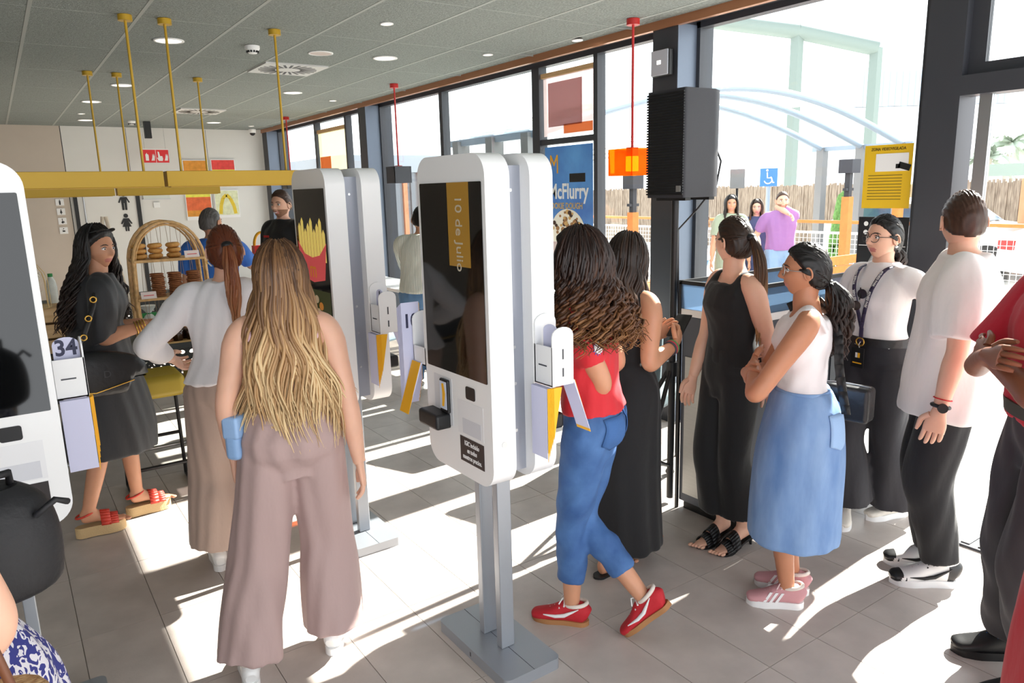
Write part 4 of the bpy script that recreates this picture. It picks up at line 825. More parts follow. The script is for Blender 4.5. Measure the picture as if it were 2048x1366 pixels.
    def hand(s, sd, w, d, n_, curl):
        """palm with four unequal fingers and a thumb leaving the side of the palm; n_ = back-of-hand normal"""
        k = s.k*1.0; d = nrm(d); n_ = nrm(n_-d*(n_@d)); sdv = np.cross(d, n_)*(-1 if sd > 0 else 1); mb = s.extra   # sdv -> thumb side
        tubeloft(mb, [(*(w-d*0.02*k), .024*k, .019*k), (*(w+d*.018*k), .030*k, .016*k), (*(w+d*.055*k), .040*k, .0145*k), (*(w+d*.088*k), .040*k, .012*k)], tuple(sdv), 14, 16)
        for q, (off, ln) in enumerate(((.030, .068), (.0105, .077), (-.0095, .072), (-.029, .056))):
            p = w+(d*(.083-abs(off-.008)*0.12)+sdv*off)*k; dd = nrm(d+sdv*off*2.2); pts = [p]; a = 0
            for L_, c in ((.44, .55), (.31, .9), (.25, .6)):
                a += curl*c; v = dd*math.cos(a)-n_*math.sin(a); pts.append(pts[-1]+v*ln*L_*k)
            tubeloft(mb, [(*x, r*k, r*k) for x, r in zip(pts, (.0098, .0090, .0080, .0058))], tuple(sdv), 14, 10)
        p = w+(d*.022+sdv*.026)*k; v1 = nrm(sdv*0.75+d*0.75-n_*0.25*(1+curl)); v2 = nrm(d*0.95+sdv*0.15-n_*0.5*curl)
        tubeloft(mb, [(*p, .014*k, .013*k), (*(p+v1*.035*k), .0125*k, .0115*k), (*(p+v1*.035*k+v2*.03*k), .0105*k, .0095*k), (*(p+v1*.035*k+v2*.052*k), .007*k, .006*k)], tuple(n_), 12, 10)
    def head_pos(s): return s.sp(1.575)+s.head_off*s.k
    def headM(s): return Matrix.Translation(s.head_pos()) @ s.head_rot.to_matrix().to_4x4() @ Matrix.Scale(s.hs*s.k*1.02, 4)
    def make_head(s, nu=64, nv=56, lip=(196, 128, 116), brow=(50, 34, 26), eye=(62, 42, 30), beard=None, smile=0.0):
        D, F = sph_dirs(nu, nv); P = head_surface(D, s.fem)
        mb = MB(); fc = np.array([P[list(f)].mean(0) for f in F])
        mats = [s.skin, mat('lip_%d_%d_%d' % lip, lip, 0.4), mat('brow_%d_%d_%d' % brow, brow, 0.7), M_SIGNW, mat('iris_%d_%d_%d' % eye, eye, 0.2), mat('lash', (24, 18, 16), 0.6), mat('beard_%s' % str(beard), beard or (60, 44, 34), 0.8, var=0.25, vscale=120)]
        for f, c in zip(F, fc):
            x, y, z = c; mi = 0
            if y > 0.06 and abs(x) < 0.027-abs(z+0.060)*0.6 and -0.0725 < z < -0.0485: mi = 1
            elif beard and y > 0.0 and (z < -0.035-0.0*abs(x)) and not (abs(x) < 0.02 and z > -0.046): mi = 6
            mb.f.append(tuple(f)); mb.m.append(mi); mb.sm.append(True)
        mb.v = [tuple(p) for p in P]
        for sd in (-1, 1):
            mb.ell((sd*0.031, 0.0765, 0.006), (0.0135, 0.0105, 0.0105), 16, 10, 3); mb.ell((sd*0.0305, 0.0845, 0.0055), (0.0055, 0.0036, 0.0057), 12, 8, 4); mb.ell((sd*0.0305, 0.0872, 0.0055), (0.0026, 0.0014, 0.0027), 8, 6, 5)
            mb.tube([(sd*0.016, 0.0835, 0.009), (sd*0.024, 0.0878, 0.0152), (sd*0.033, 0.0872, 0.0158), (sd*0.042, 0.0815, 0.0105), (sd*0.0465, 0.077, 0.007)], [.0008, .0018, .0022, .0018, .0008], 6, 5)
            mb.tube([(sd*0.017, 0.0825, 0.002), (sd*0.03, 0.086, -0.0045), (sd*0.043, 0.080, 0.001)], [.0008, .0012, .0008], 6, 0)
            mb.tube([(sd*0.012, 0.094, 0.024), (sd*0.025, 0.0925, 0.029), (sd*0.038, 0.0855, 0.029), (sd*0.05, 0.073, 0.022)], [.0022, .0034, .003, .001], 6, 2)
            R = Matrix.Rotation(sd*0.35, 4, 'Z') @ Matrix.Rotation(-0.2, 4, 'X')
            mb.ell((sd*0.076, -0.004, -0.004), (0.008, 0.019, 0.031), 14, 10, 0, R)
            mb.tube([Vector((sd*0.083, -0.004, -0.004))+R @ Vector((0, 0.017*math.cos(a), 0.028*math.sin(a))) for a in np.linspace(-1.2, 3.9, 14)], 0.0042, 6, 0)
        if smile: mb.tube([(-0.02, 0.0865, -0.0565), (-0.01, 0.0945, -0.0605), (0, 0.0965, -0.062), (0.01, 0.0945, -0.0605), (0.02, 0.0865, -0.0565)], [.001, .0035, .0042, .0035, .001], 6, 3)
        M = s.headM(); s.extra.add([M @ Vector(v) for v in mb.v], [], 0)
        o = len(s.extra.v)-len(mb.v); s.extra.f += [tuple(i+o for i in f) for f in mb.f]; s.extra.m += mb.m; s.extra.sm += mb.sm; s.headmats = mats
    def finish_body(s):
        me = remesh(s.body, 'body', s.vox, 5); join_mb(me, s.extra, s.headmats)
        return link('body', me, s.root)
    # ---- hair
    def hair(s, style, m, cap=0.016, n=220, L=0.3, wave=0.01, freq=9.0, curl=0.0, rad=0.008, spread=0.25, tie=None, tail_dir=(0, -1, 0), tail_n=40, back=0.12, tintf=None, seed=1, capm=None, front=0.0, part=0.35, tail_out=0.07, tail_rad=0.028):
        rs = np.random.RandomState(seed); M = np.array(s.headM()); hd = lambda P: P@M[:3, :3].T+M[:3, 3]
        D, F = sph_dirs(72, 48); P = head_surface(D, s.fem); Pb = np.stack([0.074*D[:, 0], 0.097*D[:, 1], 0.118*D[:, 2]], 1)
        h = hairline(Pb, style); g = np.clip(h/0.022, 0, 1); g = g*g*(3-2*g)
        ns = 0.0022*np.sin(D[:, 0]*38+D[:, 2]*9+seed)+0.0016*np.sin(D[:, 0]*83+D[:, 1]*31)
        base = np.stack([0.075*D[:, 0], np.where(D[:, 1] < 0, 0.102, 0.096)*D[:, 1], 0.119*D[:, 2]], 1)
        Pc = np.where((h > 0)[:, None], base*(1+((cap+ns)*g/0.1)[:, None]), P*0.93); V = hd(Pc); T = np.clip(0.12+0.1*np.sin(D[:, 0]*60+seed)+0.08*np.sin(D[:, 0]*131+D[:, 2]*20), 0, 1)
        Vs, Fs, Ts = [V], [np.array(F)], [T]; off = len(V)
        def push(paths, r, t):
            nonlocal off
            a, b, c = strands(paths, r, t); Vs.append(a); Fs.append(b+off); Ts.append(c); off += len(a)
        if n:
            K = 22; t = np.linspace(0, 1, K); az = rs.uniform(-1, 1, n); az = pi+np.sign(az)*np.abs(az)**0.85*(2.15+front)       # 180deg = back of head
            e0 = rs.uniform(0.35, 1.35, n); e1 = -0.25; q = 0.22
            r0 = 1.0+cap*8+rs.uniform(0.0, 0.14, n); path = np.zeros((n, K, 3)); ph = az*4.0+rs.normal(0, 0.55 if not curl else 1.6, n); Ln = L*rs.uniform(0.72, 1.04, n)
            sp_ = spread*rs.uniform(0.1, 1.0, n)
            for j in range(K):
                f = t[j]
                el = e0+(e1-e0)*min(1, f/q); d = np.stack([np.cos(el)*np.sin(az), np.cos(el)*np.cos(az), np.sin(el)], 1)
                p = np.stack([0.078*d[:, 0], 0.102*d[:, 1], 0.119*d[:, 2]], 1)*r0[:, None]
                if f > q:
                    u = (f-q)/(1-q); p[:, 2] -= Ln*u/(s.hs*s.k); p[:, 0] *= 1+sp_*u*1.6; p[:, 1] = p[:, 1]*(1+sp_*u*0.5)-back*u*(1-0.3*u)*0.4
                w_ = min(1, f*1.6); aw = wave*w_
                p[:, 0] += aw*np.sin(freq*f*2+ph)*1.0; p[:, 1] += aw*np.cos(freq*f*2*(1 if curl else 0.8)+ph)*(1.0 if curl else 0.7)
                path[:, j] = p
            rr = rad*rs.uniform(0.6, 1.2, n)[:, None]*np.interp(t, [0, 0.15, 0.7, 1], [0.5, 1, 1, 0.15])[None, :]
            ti = np.clip(rs.uniform(-0.22, 0.22, n)[:, None]+np.interp(t, [0, 0.25, 0.6, 1], tintf or [0.1, 0.3, 0.65, 0.95])[None, :], 0, 1)
            push(hd(path.reshape(-1, 3)).reshape(n, K, 3), rr*s.k, ti)
        if tie is not None:
            # strands drawn back over the skull to the tie, then the tail
            tp = np.array(tie); nn = 90; K = 12; az = rs.uniform(-pi, pi, nn); path = np.zeros((nn, K, 3))
            el = np.where(np.abs(((az+pi) % (2*pi))-pi) < 1.2, 0.75, np.where(np.abs(((az+pi) % (2*pi))-pi) < 2.0, 0.12, -0.55)); d0 = np.stack([np.cos(el)*np.sin(az), np.cos(el)*np.cos(az), np.sin(el)], 1)
            tdir = nrm(tp/np.array([0.078, 0.102, 0.119]))
            for j in range(K):
                f = j/(K-1); d = d0*(1-f)+tdir*f; d /= np.linalg.norm(d, axis=1)[:, None]; path[:, j] = np.stack([0.076*d[:, 0], 0.101*d[:, 1], 0.119*d[:, 2]], 1)*(1.0+cap*8*min(1, f*3+0.4)*1.0)
            push(hd(path.reshape(-1, 3)).reshape(nn, K, 3), np.full((nn, K), 0.0045*s.k), np.clip(rs.uniform(0, 0.3, nn)[:, None]+np.zeros((1, K)), 0, 1))
            K = 20; t = np.linspace(0, 1, K); path = np.zeros((tail_n, K, 3)); ph = rs.uniform(0, 2*pi, tail_n); a0 = rs.uniform(0, 2*pi, tail_n); rad0 = np.sqrt(rs.uniform(0, 1, tail_n)); td = nrm(tail_dir); Ln = L*rs.uniform(0.75, 1.03, tail_n)
            R3 = M[:3, :3]/np.cbrt(np.linalg.det(M[:3, :3])); start = hd(tp[None]*1.08)[0]; tdw = R3@td
            for j in range(K):
                f = t[j]; c = start+tdw*tail_out*s.k*math.sin(min(1, f*2.2)*pi/2); c = c[None]+np.stack([0*Ln, 0*Ln, -Ln*max(0, f-0.06)], 1)
                rr = tail_rad*s.k*min(1, 0.35+f*2.2)*(1-0.45*max(0, f-0.5)*2)
                c = c+np.stack([rad0*rr*np.cos(a0)+wave*f*np.sin(freq*f*2+ph), rad0*rr*np.sin(a0)+wave*f*np.cos(freq*f*1.7+ph), 0*a0], 1); path[:, j] = c
            rr = rad*rs.uniform(0.6, 1.2, tail_n)[:, None]*np.interp(t, [0, 0.1, 0.7, 1], [0.7, 1, 1, 0.15])[None, :]
            push(path, rr*s.k, np.clip(rs.uniform(-0.2, 0.2, tail_n)[:, None]+np.interp(t, [0, 0.25, 0.6, 1], tintf or [0.1, 0.3, 0.65, 0.95])[None, :], 0, 1))
            s.tie_pt = start
        V = np.concatenate(Vs); F = np.concatenate(Fs); T = np.concatenate(Ts)
        me = bpy.data.meshes.new('hair'); me.from_pydata(V.tolist(), [], F.tolist()); me.materials.append(m); me.polygons.foreach_set('use_smooth', [True]*len(me.polygons))
        at = me.attributes.new('tint', 'FLOAT', 'POINT'); at.data.foreach_set('value', T.astype(np.float32)); me.update()
        o = link('hair', me, s.root)
        if tie is not None and capm: link('hair_tie', MB().ell(s.tie_pt, (0.026*s.k, 0.026*s.k, 0.02*s.k), 14, 8).mesh('hair_tie', capm), s.root)
        return o
    # ---- clothes
    def cloth(s, name, mb, m, vox=0.009, smooth=5, wr=0.003, fx=28, fz=14, seed=0.0, tilt=3.0, label=None):
        me = remesh(mb, name, vox, smooth)
        if wr: wrinkle(me, wr, fx, fz, seed, tilt)
        me.materials.clear(); me.materials.append(m); o = link(name, me, s.root)
        if label: o['label'] = label
        return o
    def trousers(s, name, m, r=(.102, .098, .09, .09, .095), flat=1.0, t1=0.93, top=1.06, grow=0.012, **k):
        mb = MB(); s.torso(mb, 0.80, top, grow)
        for sd in s.legs: s.leg_loft(mb, sd, r, flat, 0.0, t1, 24)
        return s.cloth(name, mb, m, **k)
    def shoe(s, sd, mu, msole, kind='sneaker', lace=None, stripe=None, name='shoe', sole_h=0.03, heel=0.0, swoosh=None, drop=0.0, lift=0.0):
        M = s.footM(sd) @ Matrix.Scale(s.k*(0.98 if s.fem else 1.06), 4) @ Matrix.Translation((0, -0.0, 0)); L_ = 0.265; out = 1 if sd > 0 else -1
        fp = []
        for t in np.linspace(0, 2*pi, 36, endpoint=False):
            y = -math.cos(t)*L_/2+L_/2-0.045; u = (y+0.045)/L_; wd = np.interp(u, [0, 0.12, 0.4, 0.7, 0.88, 1], [0.02, 0.034, 0.034, 0.048, 0.04, 0.016]); fp.append((wd*(1 if math.sin(t) > 0 else -1)*min(1, abs(math.sin(t))*2.2)+0.006*out*-u*0, y))
        zl = lambda y: lift*min(1, max(0, (0.15-y)/0.13)); sm_ = MB().prism([(x, y) for x, y in fp], -drop, sole_h, None, 0, True); sm_.v = [tuple(M @ Vector((x, y, z+zl(y)))) for x, y, z in sm_.v]; so = sm_.build('sole', msole, None); bevel(so, 0.004, 2)
        if kind == 'sneaker':
            rows = [(0, -0.043, 0.055, .02, .03), (0, -0.025, 0.062, .034, .045), (0, 0.02, 0.066, .036, .05), (0, 0.07, 0.06, .036, .044), (0, 0.12, 0.046, .042, .030), (0, 0.17, 0.036, .045, .022), (0, 0.205, 0.032, .036, .017), (0, 0.217, 0.03, .016, .010)]
            b = MB(); tubeloft(b, [(x, y, z+sole_h-0.03, a, c) for x, y, z, a, c in rows], (1, 0, 0), 30, 20, e=2.3)
            up = MB(); up.add([M @ Vector(v) for v in b.v], b.f, 0, True); uo = up.build(name, mu, s.root); so.parent = uo
            col = MB(); col.tube([M @ Vector((0.034*math.cos(a), 0.012+0.047*math.sin(a), 0.105+sole_h-0.03+0.008*math.sin(-a))) for a in np.linspace(0, 2*pi, 18)], 0.009*s.k, 8); col.build('collar', mat('collar_'+mu.name, (225, 215, 205), 0.7) if kind == 'sneaker' and stripe != 'nocollar' else mu, uo)
            if lace:
                lb = MB()
                for q in range(5): yy = 0.062+0.022*q; zz = 0.103-0.013*q+sole_h-0.03; lb.tube([M @ Vector((-0.03, yy, zz-0.006)), M @ Vector((0, yy+0.004, zz+0.0055)), M @ Vector((0.03, yy, zz-0.006))], 0.004*s.k, 6)
                lb.tube([M @ Vector((0.0, 0.06, 0.11)), M @ Vector((0.02, 0.07, 0.125)), M @ Vector((0.033, 0.085, 0.1))], 0.003*s.k, 5).tube([M @ Vector((0.0, 0.06, 0.11)), M @ Vector((-0.02, 0.07, 0.125)), M @ Vector((-0.033, 0.085, 0.1))], 0.003*s.k, 5)
                lo = lb.build('laces', lace, uo)
            if stripe and stripe != 'nocollar':
                for sx in (-1, 1):
                    for q in range(3): y0 = 0.05+0.026*q; st = MB(); st.add([M @ Vector(p) for p in [(sx*0.0445, y0+0.03, sole_h), (sx*0.0445, y0+0.043, sole_h), (sx*0.0385, y0+0.013, 0.084), (sx*0.0385, y0, 0.084), (sx*0.036, y0+0.03, sole_h), (sx*0.036, y0+0.043, sole_h), (sx*0.030, y0+0.013, 0.08), (sx*0.030, y0, 0.08)]], [(0, 1, 2, 3), (7, 6, 5, 4), (0, 4, 5, 1), (1, 5, 6, 2), (2, 6, 7, 3), (3, 7, 4, 0)]); st.build('side_stripe', stripe, uo)
            if swoosh:
                st = MB()
                for sx in (-1, 1):
                    pts = [(0.155, 0.045), (0.10, 0.043), (0.06, 0.052), (0.02, 0.075), (-0.005, 0.09)]; rr = [.002, .008, .009, .005, .0015]
                    st.tube([M @ Vector((sx*(0.0405+0.002*(y > 0.1)), y, z)) for y, z in pts], [q*s.k for q in rr], 6)
                st.build('side_mark', swoosh, uo)
            return uo
        else:                                      # open sandal: sole, front band, ankle strap
            so.name = name; so.parent = s.root
            bd = MB()
            for yy, rz, w_ in ((0.165, 0.040, 0.034), (0.125, 0.060, 0.034)):
                pts = [(0.044*math.cos(a), yy, sole_h*0.5+rz*1.25*max(0, math.sin(a))) for a in np.linspace(0, pi, 12)]; 
                for (x0, y0, z0), (x1, y1, z1) in zip(pts, pts[1:]): bd.add([M @ Vector((p[0], p[1], p[2]+zl(p[1])*0.9)) for p in [(x0, y0-w_, z0*1.06+0.004), (x1, y0-w_, z1*1.06+0.004), (x1, y0+w_*0.5, z1), (x0, y0+w_*0.5, z0)]], [(0, 1, 2, 3)], 0, True)
            b_ = bd.build('front_band', mu, so); sm = b_.modifiers.new('s', 'SOLIDIFY'); sm.thickness = 0.004
            if kind == 'strap': MB().tube([M @ Vector((0.036*math.cos(a), 0.018+0.05*math.sin(a), 0.085+heel+0.014*math.sin(a))) for a in np.linspace(0, 2*pi, 18)], 0.006, 6).build('ankle_strap', mu, so)
            if lift: MB().cyl(M @ Vector((0, -0.02, lift+0.004)), M @ Vector((0, -0.03, 0)), 0.013, 0.006, 8).build('heel', mu, so)
            return so
from mathutils.bvhtree import BVHTree
def patch(target, name, m, c, nrm_dir, poly, off=0.004, up=(0, 0, 1), parent=None):
    """flat outline laid onto the surface of target (same local frame), poly in (right, up) metres"""
    bv = BVHTree.FromPolygons([v.co for v in target.data.vertices], [p.vertices for p in target.data.polygons]); n_ = Vector(nrm_dir).normalized(); u = Vector(up); u = (u-n_*u.dot(n_)).normalized(); r_ = u.cross(n_); c = Vector(c)
    bm = bmesh.new(); bm.faces.new([bm.verts.new((x, y, 0)) for x, y in poly]); bmesh.ops.triangulate(bm, faces=bm.faces[:]); bmesh.ops.subdivide_edges(bm, edges=bm.edges[:], cuts=5, use_grid_fill=True)
    for v in bm.verts:
        p = c+r_*v.co.x+u*v.co.y; h = bv.ray_cast(p+n_*0.4, -n_); v.co = (h[0] if h[0] is not None else p)+n_*off
    me = bpy.data.meshes.new(name); bm.to_mesh(me); bm.free(); me.materials.append(m); o = link(name, me, parent or target.parent); o.modifiers.new('s', 'SOLIDIFY').thickness = 0.003
    for p in me.polygons: p.use_smooth = True
    return o
SK_L = mat('skin_light', (226, 176, 150), 0.5, var=0.04, vscale=14); SK_T = mat('skin_tan', (202, 146, 114), 0.48, var=0.04, vscale=14); SK_M = mat('skin_olive', (190, 130, 98), 0.48, var=0.04, vscale=14); SK_D = mat('skin_brown', (138, 86, 60), 0.46, var=0.05, vscale=14)
for m_ in (SK_L, SK_T, SK_M, SK_D):
    b_ = m_.node_tree.nodes['Principled BSDF']; b_.inputs['Subsurface Weight'].default_value = 0.12; b_.inputs['Subsurface Radius'].default_value = (0.02, 0.008, 0.004)
# ================================================================== PEOPLE
deg = math.radians
def cl(name, c, rough=0.75, bump=0.55, bscale=13, **k): return mat(name, c, rough, bump=bump, bscale=bscale, sheen=0.1, stretch=(1, 1, 0.45), **k)
H_BLOND = hair_mat('hair_blonde', [(70, 46, 30), (128, 92, 60), (190, 150, 104), (232, 204, 156)]); H_BLACK = hair_mat('hair_black', [(14, 11, 11), (26, 19, 17), (38, 26, 22), (52, 34, 26)]); H_RED = hair_mat('hair_auburn', [(78, 36, 20), (112, 56, 30), (140, 84, 52), (168, 120, 84)])
H_CURL = hair_mat('hair_brown_curls', [(28, 16, 13), (52, 30, 20), (96, 60, 36), (150, 104, 62)]); H_BRN = hair_mat('hair_brown', [(36, 24, 18), (60, 40, 28), (100, 70, 46), (170, 128, 84)]); H_GREY = hair_mat('hair_grey', [(70, 66, 64), (110, 106, 104), (140, 136, 134)]); H_SHORT = hair_mat('hair_short_brown', [(58, 38, 28), (84, 56, 42), (110, 78, 58)])
def belt(s, z, m, grow=0.02, h=0.035, name='belt'):
    mb = MB(); s.torso(mb, z, z+h, grow, n=4); return mb.build(name, m, s.root)
def hem_skirt(s, name, m, rows, **k):
    """rows: z (for H=1.70), rx, ry, dx, dy"""
    mb = MB(); C = crom([(dx, dy, z*s.k, rx, ry) for z, rx, ry, dx, dy in rows], 34)
    n_ = len(C); mb.loft(C[:, :3]+V3(s.hipc[0], s.hipc[1], 0), np.tile(V3(1, 0, 0), (n_, 1)), np.tile(V3(0, 1, 0), (n_, 1)), C[:, 3:5], 40)
    return mb
# ---- woman in black shirt dress
s = Fig('p', (0.36, 4.42, 0.05), deg(2), 1.60, 'woman in black shirt dress with long dark curls and red platform sandals', SK_T)
s.lean = V3(0, 0.07, 0); s.head_rot = Euler((deg(-2), 0, deg(-55)))
s.leg(1, s.w(0.17, 4.36, 0.05), deg(-4)); s.leg(-1, s.w(0.43, 4.49, 0.05), deg(4))
s.arm(1, s.w(0.60, 4.27, 1.13), (0, -1, -0.8), s.wd(1, 0.1, 0.05), s.wd(0.1, -0.3, 1), 0.9); s.arm(-1, s.w(0.60, 4.44, 1.12), (0, -1, -0.8), s.wd(1, -0.5, 0.05), s.wd(0, 0.3, 1), 0.9)
s.make_body(0.02); s.make_head(96, 80, lip=(188, 116, 104)); s.finish_body()
M_BD = cl('black_cotton', (40, 41, 45), 0.6)
mb = hem_skirt(s, 'd', M_BD, [(0.40, .17, .235, 0, 0.0), (0.55, .175, .225, 0, .01), (0.75, .18, .20, 0, .01), (0.95, .19, .165, 0, 0), (1.08, .165, .145, 0, .01), (1.14, .16, .14, 0, .012)]); s.torso(mb, 1.05, 1.435, 0.03)
for sd in (1, -1): s.arm_loft(mb, sd, (.075, .078, .072, .06, .05), 0, 0.56)
s.cloth('shirt_dress', mb, M_BD, wr=0.006, fx=20, fz=9, seed=1.0)
s.hair('long', H_BLACK, cap=0.024, n=520, L=0.40, wave=0.02, freq=11, curl=1, rad=0.0085, spread=0.95, back=0.25, front=-0.35, tintf=[0.1, 0.2, 0.5, 0.9])
for sd in (1, -1): s.shoe(sd, mat('red_leather', (205, 62, 46), 0.45), mat('espadrille', (206, 176, 130), 0.85, bump=0.5, bscale=220), 'strap', name='platform_sandal', sole_h=0.012, drop=0.05)
# gold bracelets, sunglasses, cup
sh, el, wr = s.arms[1]
for q in range(4): p = wr+(el-wr)*(0.10+0.06*q); d_ = nrm(el-wr); a_ = nrm(np.cross(d_, V3(0, 0, 1))); b_ = np.cross(d_, a_); MB().tube([p+(a_*math.cos(t)+b_*math.sin(t))*0.034 for t in np.linspace(0, 2*pi, 18)], 0.004, 6).build('bracelet', mat('gold', (216, 172, 84), 0.25, 0.9), s.root)
M = s.headM(); g = MB()
for sx in (-1, 1): g.prism([(sx*0.036+0.027*math.cos(a), 0.022*math.sin(a)) for a in np.linspace(0, 2*pi, 16)[:-1]], 0, 0.004, M @ Matrix.Translation((0, 0.075, 0.108)) @ Matrix.Rotation(deg(35), 4, 'X'))
g.tube([M @ Vector((-0.08, -0.01, 0.09)), M @ Vector((-0.066, 0.07, 0.11)), M @ Vector((0, 0.082, 0.115)), M @ Vector((0.066, 0.07, 0.11)), M @ Vector((0.08, -0.01, 0.09))], 0.003, 6); g.build('sunglasses', M_BLACK, s.root)
hw = np.array(s.root.matrix_basis @ Vector(s.hands[1][0]+s.hands[1][1]*0.09))
c = empty('snack_cup', (0.735, 4.33, 1.10), 0, 'small snack held in hand of woman in black dress', 'snack'); MB().lathe([(0.022, 0), (0.028, 0.05), (0.026, 0.05), (0.02, 0.004)], n=16).build('cup', M_SIGNW, c); MB().ell((0, 0, 0.048), (0.024, 0.024, 0.014)).build('yolk_topping', mat('yolk', (236, 180, 50), 0.4), c)
# shoulder bag
c = empty('shoulder_bag', (0.30, 4.18, 0.82), deg(4), 'black leather shoulder bag with ringed strap on dress', 'bag'); M_LEA = mat('black_leather', (26, 26, 29), 0.45, bump=0.25, bscale=40)
b = MB(); tubeloft(b, [(-0.19, 0, 0.06, .05, .03), (-0.17, 0, 0.08, .10, .045), (0, 0, 0.10, .12, .055), (0.17, 0, 0.08, .10, .045), (0.19, 0, 0.06, .05, .03)], (0, 0, 1), 20, 24, e=2.6); b.build('bag_body', M_LEA, c)
MB().tube([(-0.17, -0.045, 0.03), (0, -0.06, 0.015), (0.18, -0.045, 0.05)], 0.003, 6).build('piping', mat('gold', (216, 172, 84), 0.25, 0.9), c)
MB().tube([(-0.12, 0, 0.16), (-0.02, -0.03, 0.30), (0.05, 0.0, 0.45), (0.09, 0.09, 0.555)], 0.014, 8).build('strap', M_LEA, c)
for q in range(3): z = 0.30+0.09*q; MB().tube([(-0.02+0.034*q+0.014*math.cos(t), -0.046+0.012*q, z+0.014*math.sin(t)) for t in np.linspace(0, 2*pi, 14)], 0.004, 6).build('strap_ring', mat('gold', (216, 172, 84), 0.25, 0.9), c)
text('D', 0.05, mat('leather_emboss', (52, 52, 56), 0.3), 'embossed_letter', c, XZ(0.06, -0.057, 0.10))

# ---- woman in white shirt, ponytail
s = Fig('p', (0.79, 3.50), deg(76), 1.66, 'woman in white shirt and beige trousers with auburn ponytail', SK_L)
s.lean = V3(0.06, 0.0, 0); s.head_rot = Euler((0, 0, deg(8)))
s.leg(1, s.w(0.87, 3.50, 0), 0.0); s.leg(-1, s.w(0.68, 3.55, 0), 0.1)
s.arm(1, s.w(1.03, 3.72, 1.08), (1, -1, 0)); s.arm(-1, s.w(0.60, 3.70, 1.04), (-1, -1, -0.2))
s.make_body(); s.make_head(48, 40); s.finish_body()
mb = MB(); s.torso(mb, 0.98, 1.45, 0.028, flare=0.01)
for sd in (1, -1): s.arm_loft(mb, sd, (.066, .062, .058, .056, .042), 0, 0.9)
s.cloth('shirt', mb, cl('white_cotton', (236, 233, 236), 0.7), wr=0.006, fx=22, fz=12, seed=2)
s.trousers('trousers', cl('beige_trousers', (176, 154, 142)), (.105, .11, .115, .125, .135), t1=0.97, wr=0.006, fx=24, fz=3, seed=3)
s.hair('long', H_RED, cap=0.012, n=0, L=0.40, wave=0.008, freq=5, rad=0.008, tie=(0, -0.098, 0.035), tail_n=60, tail_out=0.05, capm=M_BLACK, tintf=[0.3, 0.5, 0.7, 0.9])
for sd in (1, -1): s.shoe(sd, M_WHITEP, M_WHITEP, name='shoe')
MB().tube([s.headM() @ Vector((-0.083, 0.0, -0.036+0.0)), s.headM() @ Vector((-0.087, 0.0, -0.045)), s.headM() @ Vector((-0.083, 0.0, -0.054))], 0.003, 6).build('earring', mat('gold', (216, 172, 84), 0.25, 0.9), s.root)

# ---- blonde woman, pink top
s = Fig('p', (0.80, 2.62), deg(68), 1.62, 'woman with long wavy blonde hair, pink top and wide mauve trousers', SK_L)
s.head_rot = Euler((deg(4), 0, deg(-10))); s.lean = V3(0.01, 0.02, 0)
s.leg(-1, s.w(0.55, 2.56, 0), deg(10)); s.leg(1, s.w(0.88, 2.58, 0), deg(-15))
s.arm(1, s.w(1.01, 2.50, 0.78), (0.6, -1, 0), None, None, 0.45); s.arm(-1, s.w(0.61, 2.72, 0.83), (-0.6, -1, 0), None, None, 0.6)
s.make_body(); s.make_head(64, 56); s.finish_body()
mb = MB(); s.torso(mb, 1.0, 1.36, 0.012)
for sd in (1, -1): tubeloft(mb, [(*s.sp(1.33)+V3(sd*.10, .07, 0), .03, .012), (*s.sp(1.425)+V3(sd*.095, 0, 0), .028, .014), (*s.sp(1.34)+V3(sd*.10, -.07, 0), .03, .012)], (1, 0, 0), 12, 12)
s.cloth('top', mb, cl('pink_rib', (238, 200, 208), 0.7), vox=0.008, wr=0.002, fx=50, fz=30)
s.trousers('trousers', cl('mauve_twill', (178, 152, 148)), (.108, .112, .112, .118, .125), t1=0.985, top=1.07, grow=0.022, wr=0.007, fx=22, fz=3, seed=5)
belt(s, 1.03, cl('mauve_twill', (178, 152, 148)), 0.022, 0.042, 'waistband')
s.hair('long', H_BLOND, cap=0.018, n=1600, L=0.56, wave=0.016, freq=7, rad=0.0060, spread=1.15, back=0.12, tintf=[0.05, 0.3, 0.65, 0.95], seed=4)
for sd in (1, -1): s.shoe(sd, M_WHITEP, M_WHITEP, name='sneaker')
c = empty('handbag', (0.64, 2.68, 0.85), deg(40), 'small pale blue handbag hanging from arm of blonde woman', 'bag'); b = bevel(MB().box(-0.075, 0.075, -0.03, 0.03, 0, 0.16).build('bag_body', mat('blue_leather', (140, 176, 220), 0.4, bump=0.1), c), 0.02, 3)
bevel(MB().box(-0.077, 0.077, -0.034, 0.032, 0.08, 0.165).build('flap', mat('blue_leather2', (150, 184, 226), 0.4, bump=0.1), c), 0.012, 2); MB().tube([(-0.06, 0, 0.15), (-0.05, 0.03, 0.24), (0.0, 0.05, 0.27), (0.05, 0.03, 0.24), (0.06, 0, 0.15)], 0.007, 8).build('handle', mat('blue_leather', (140, 176, 220), 0.4), c)

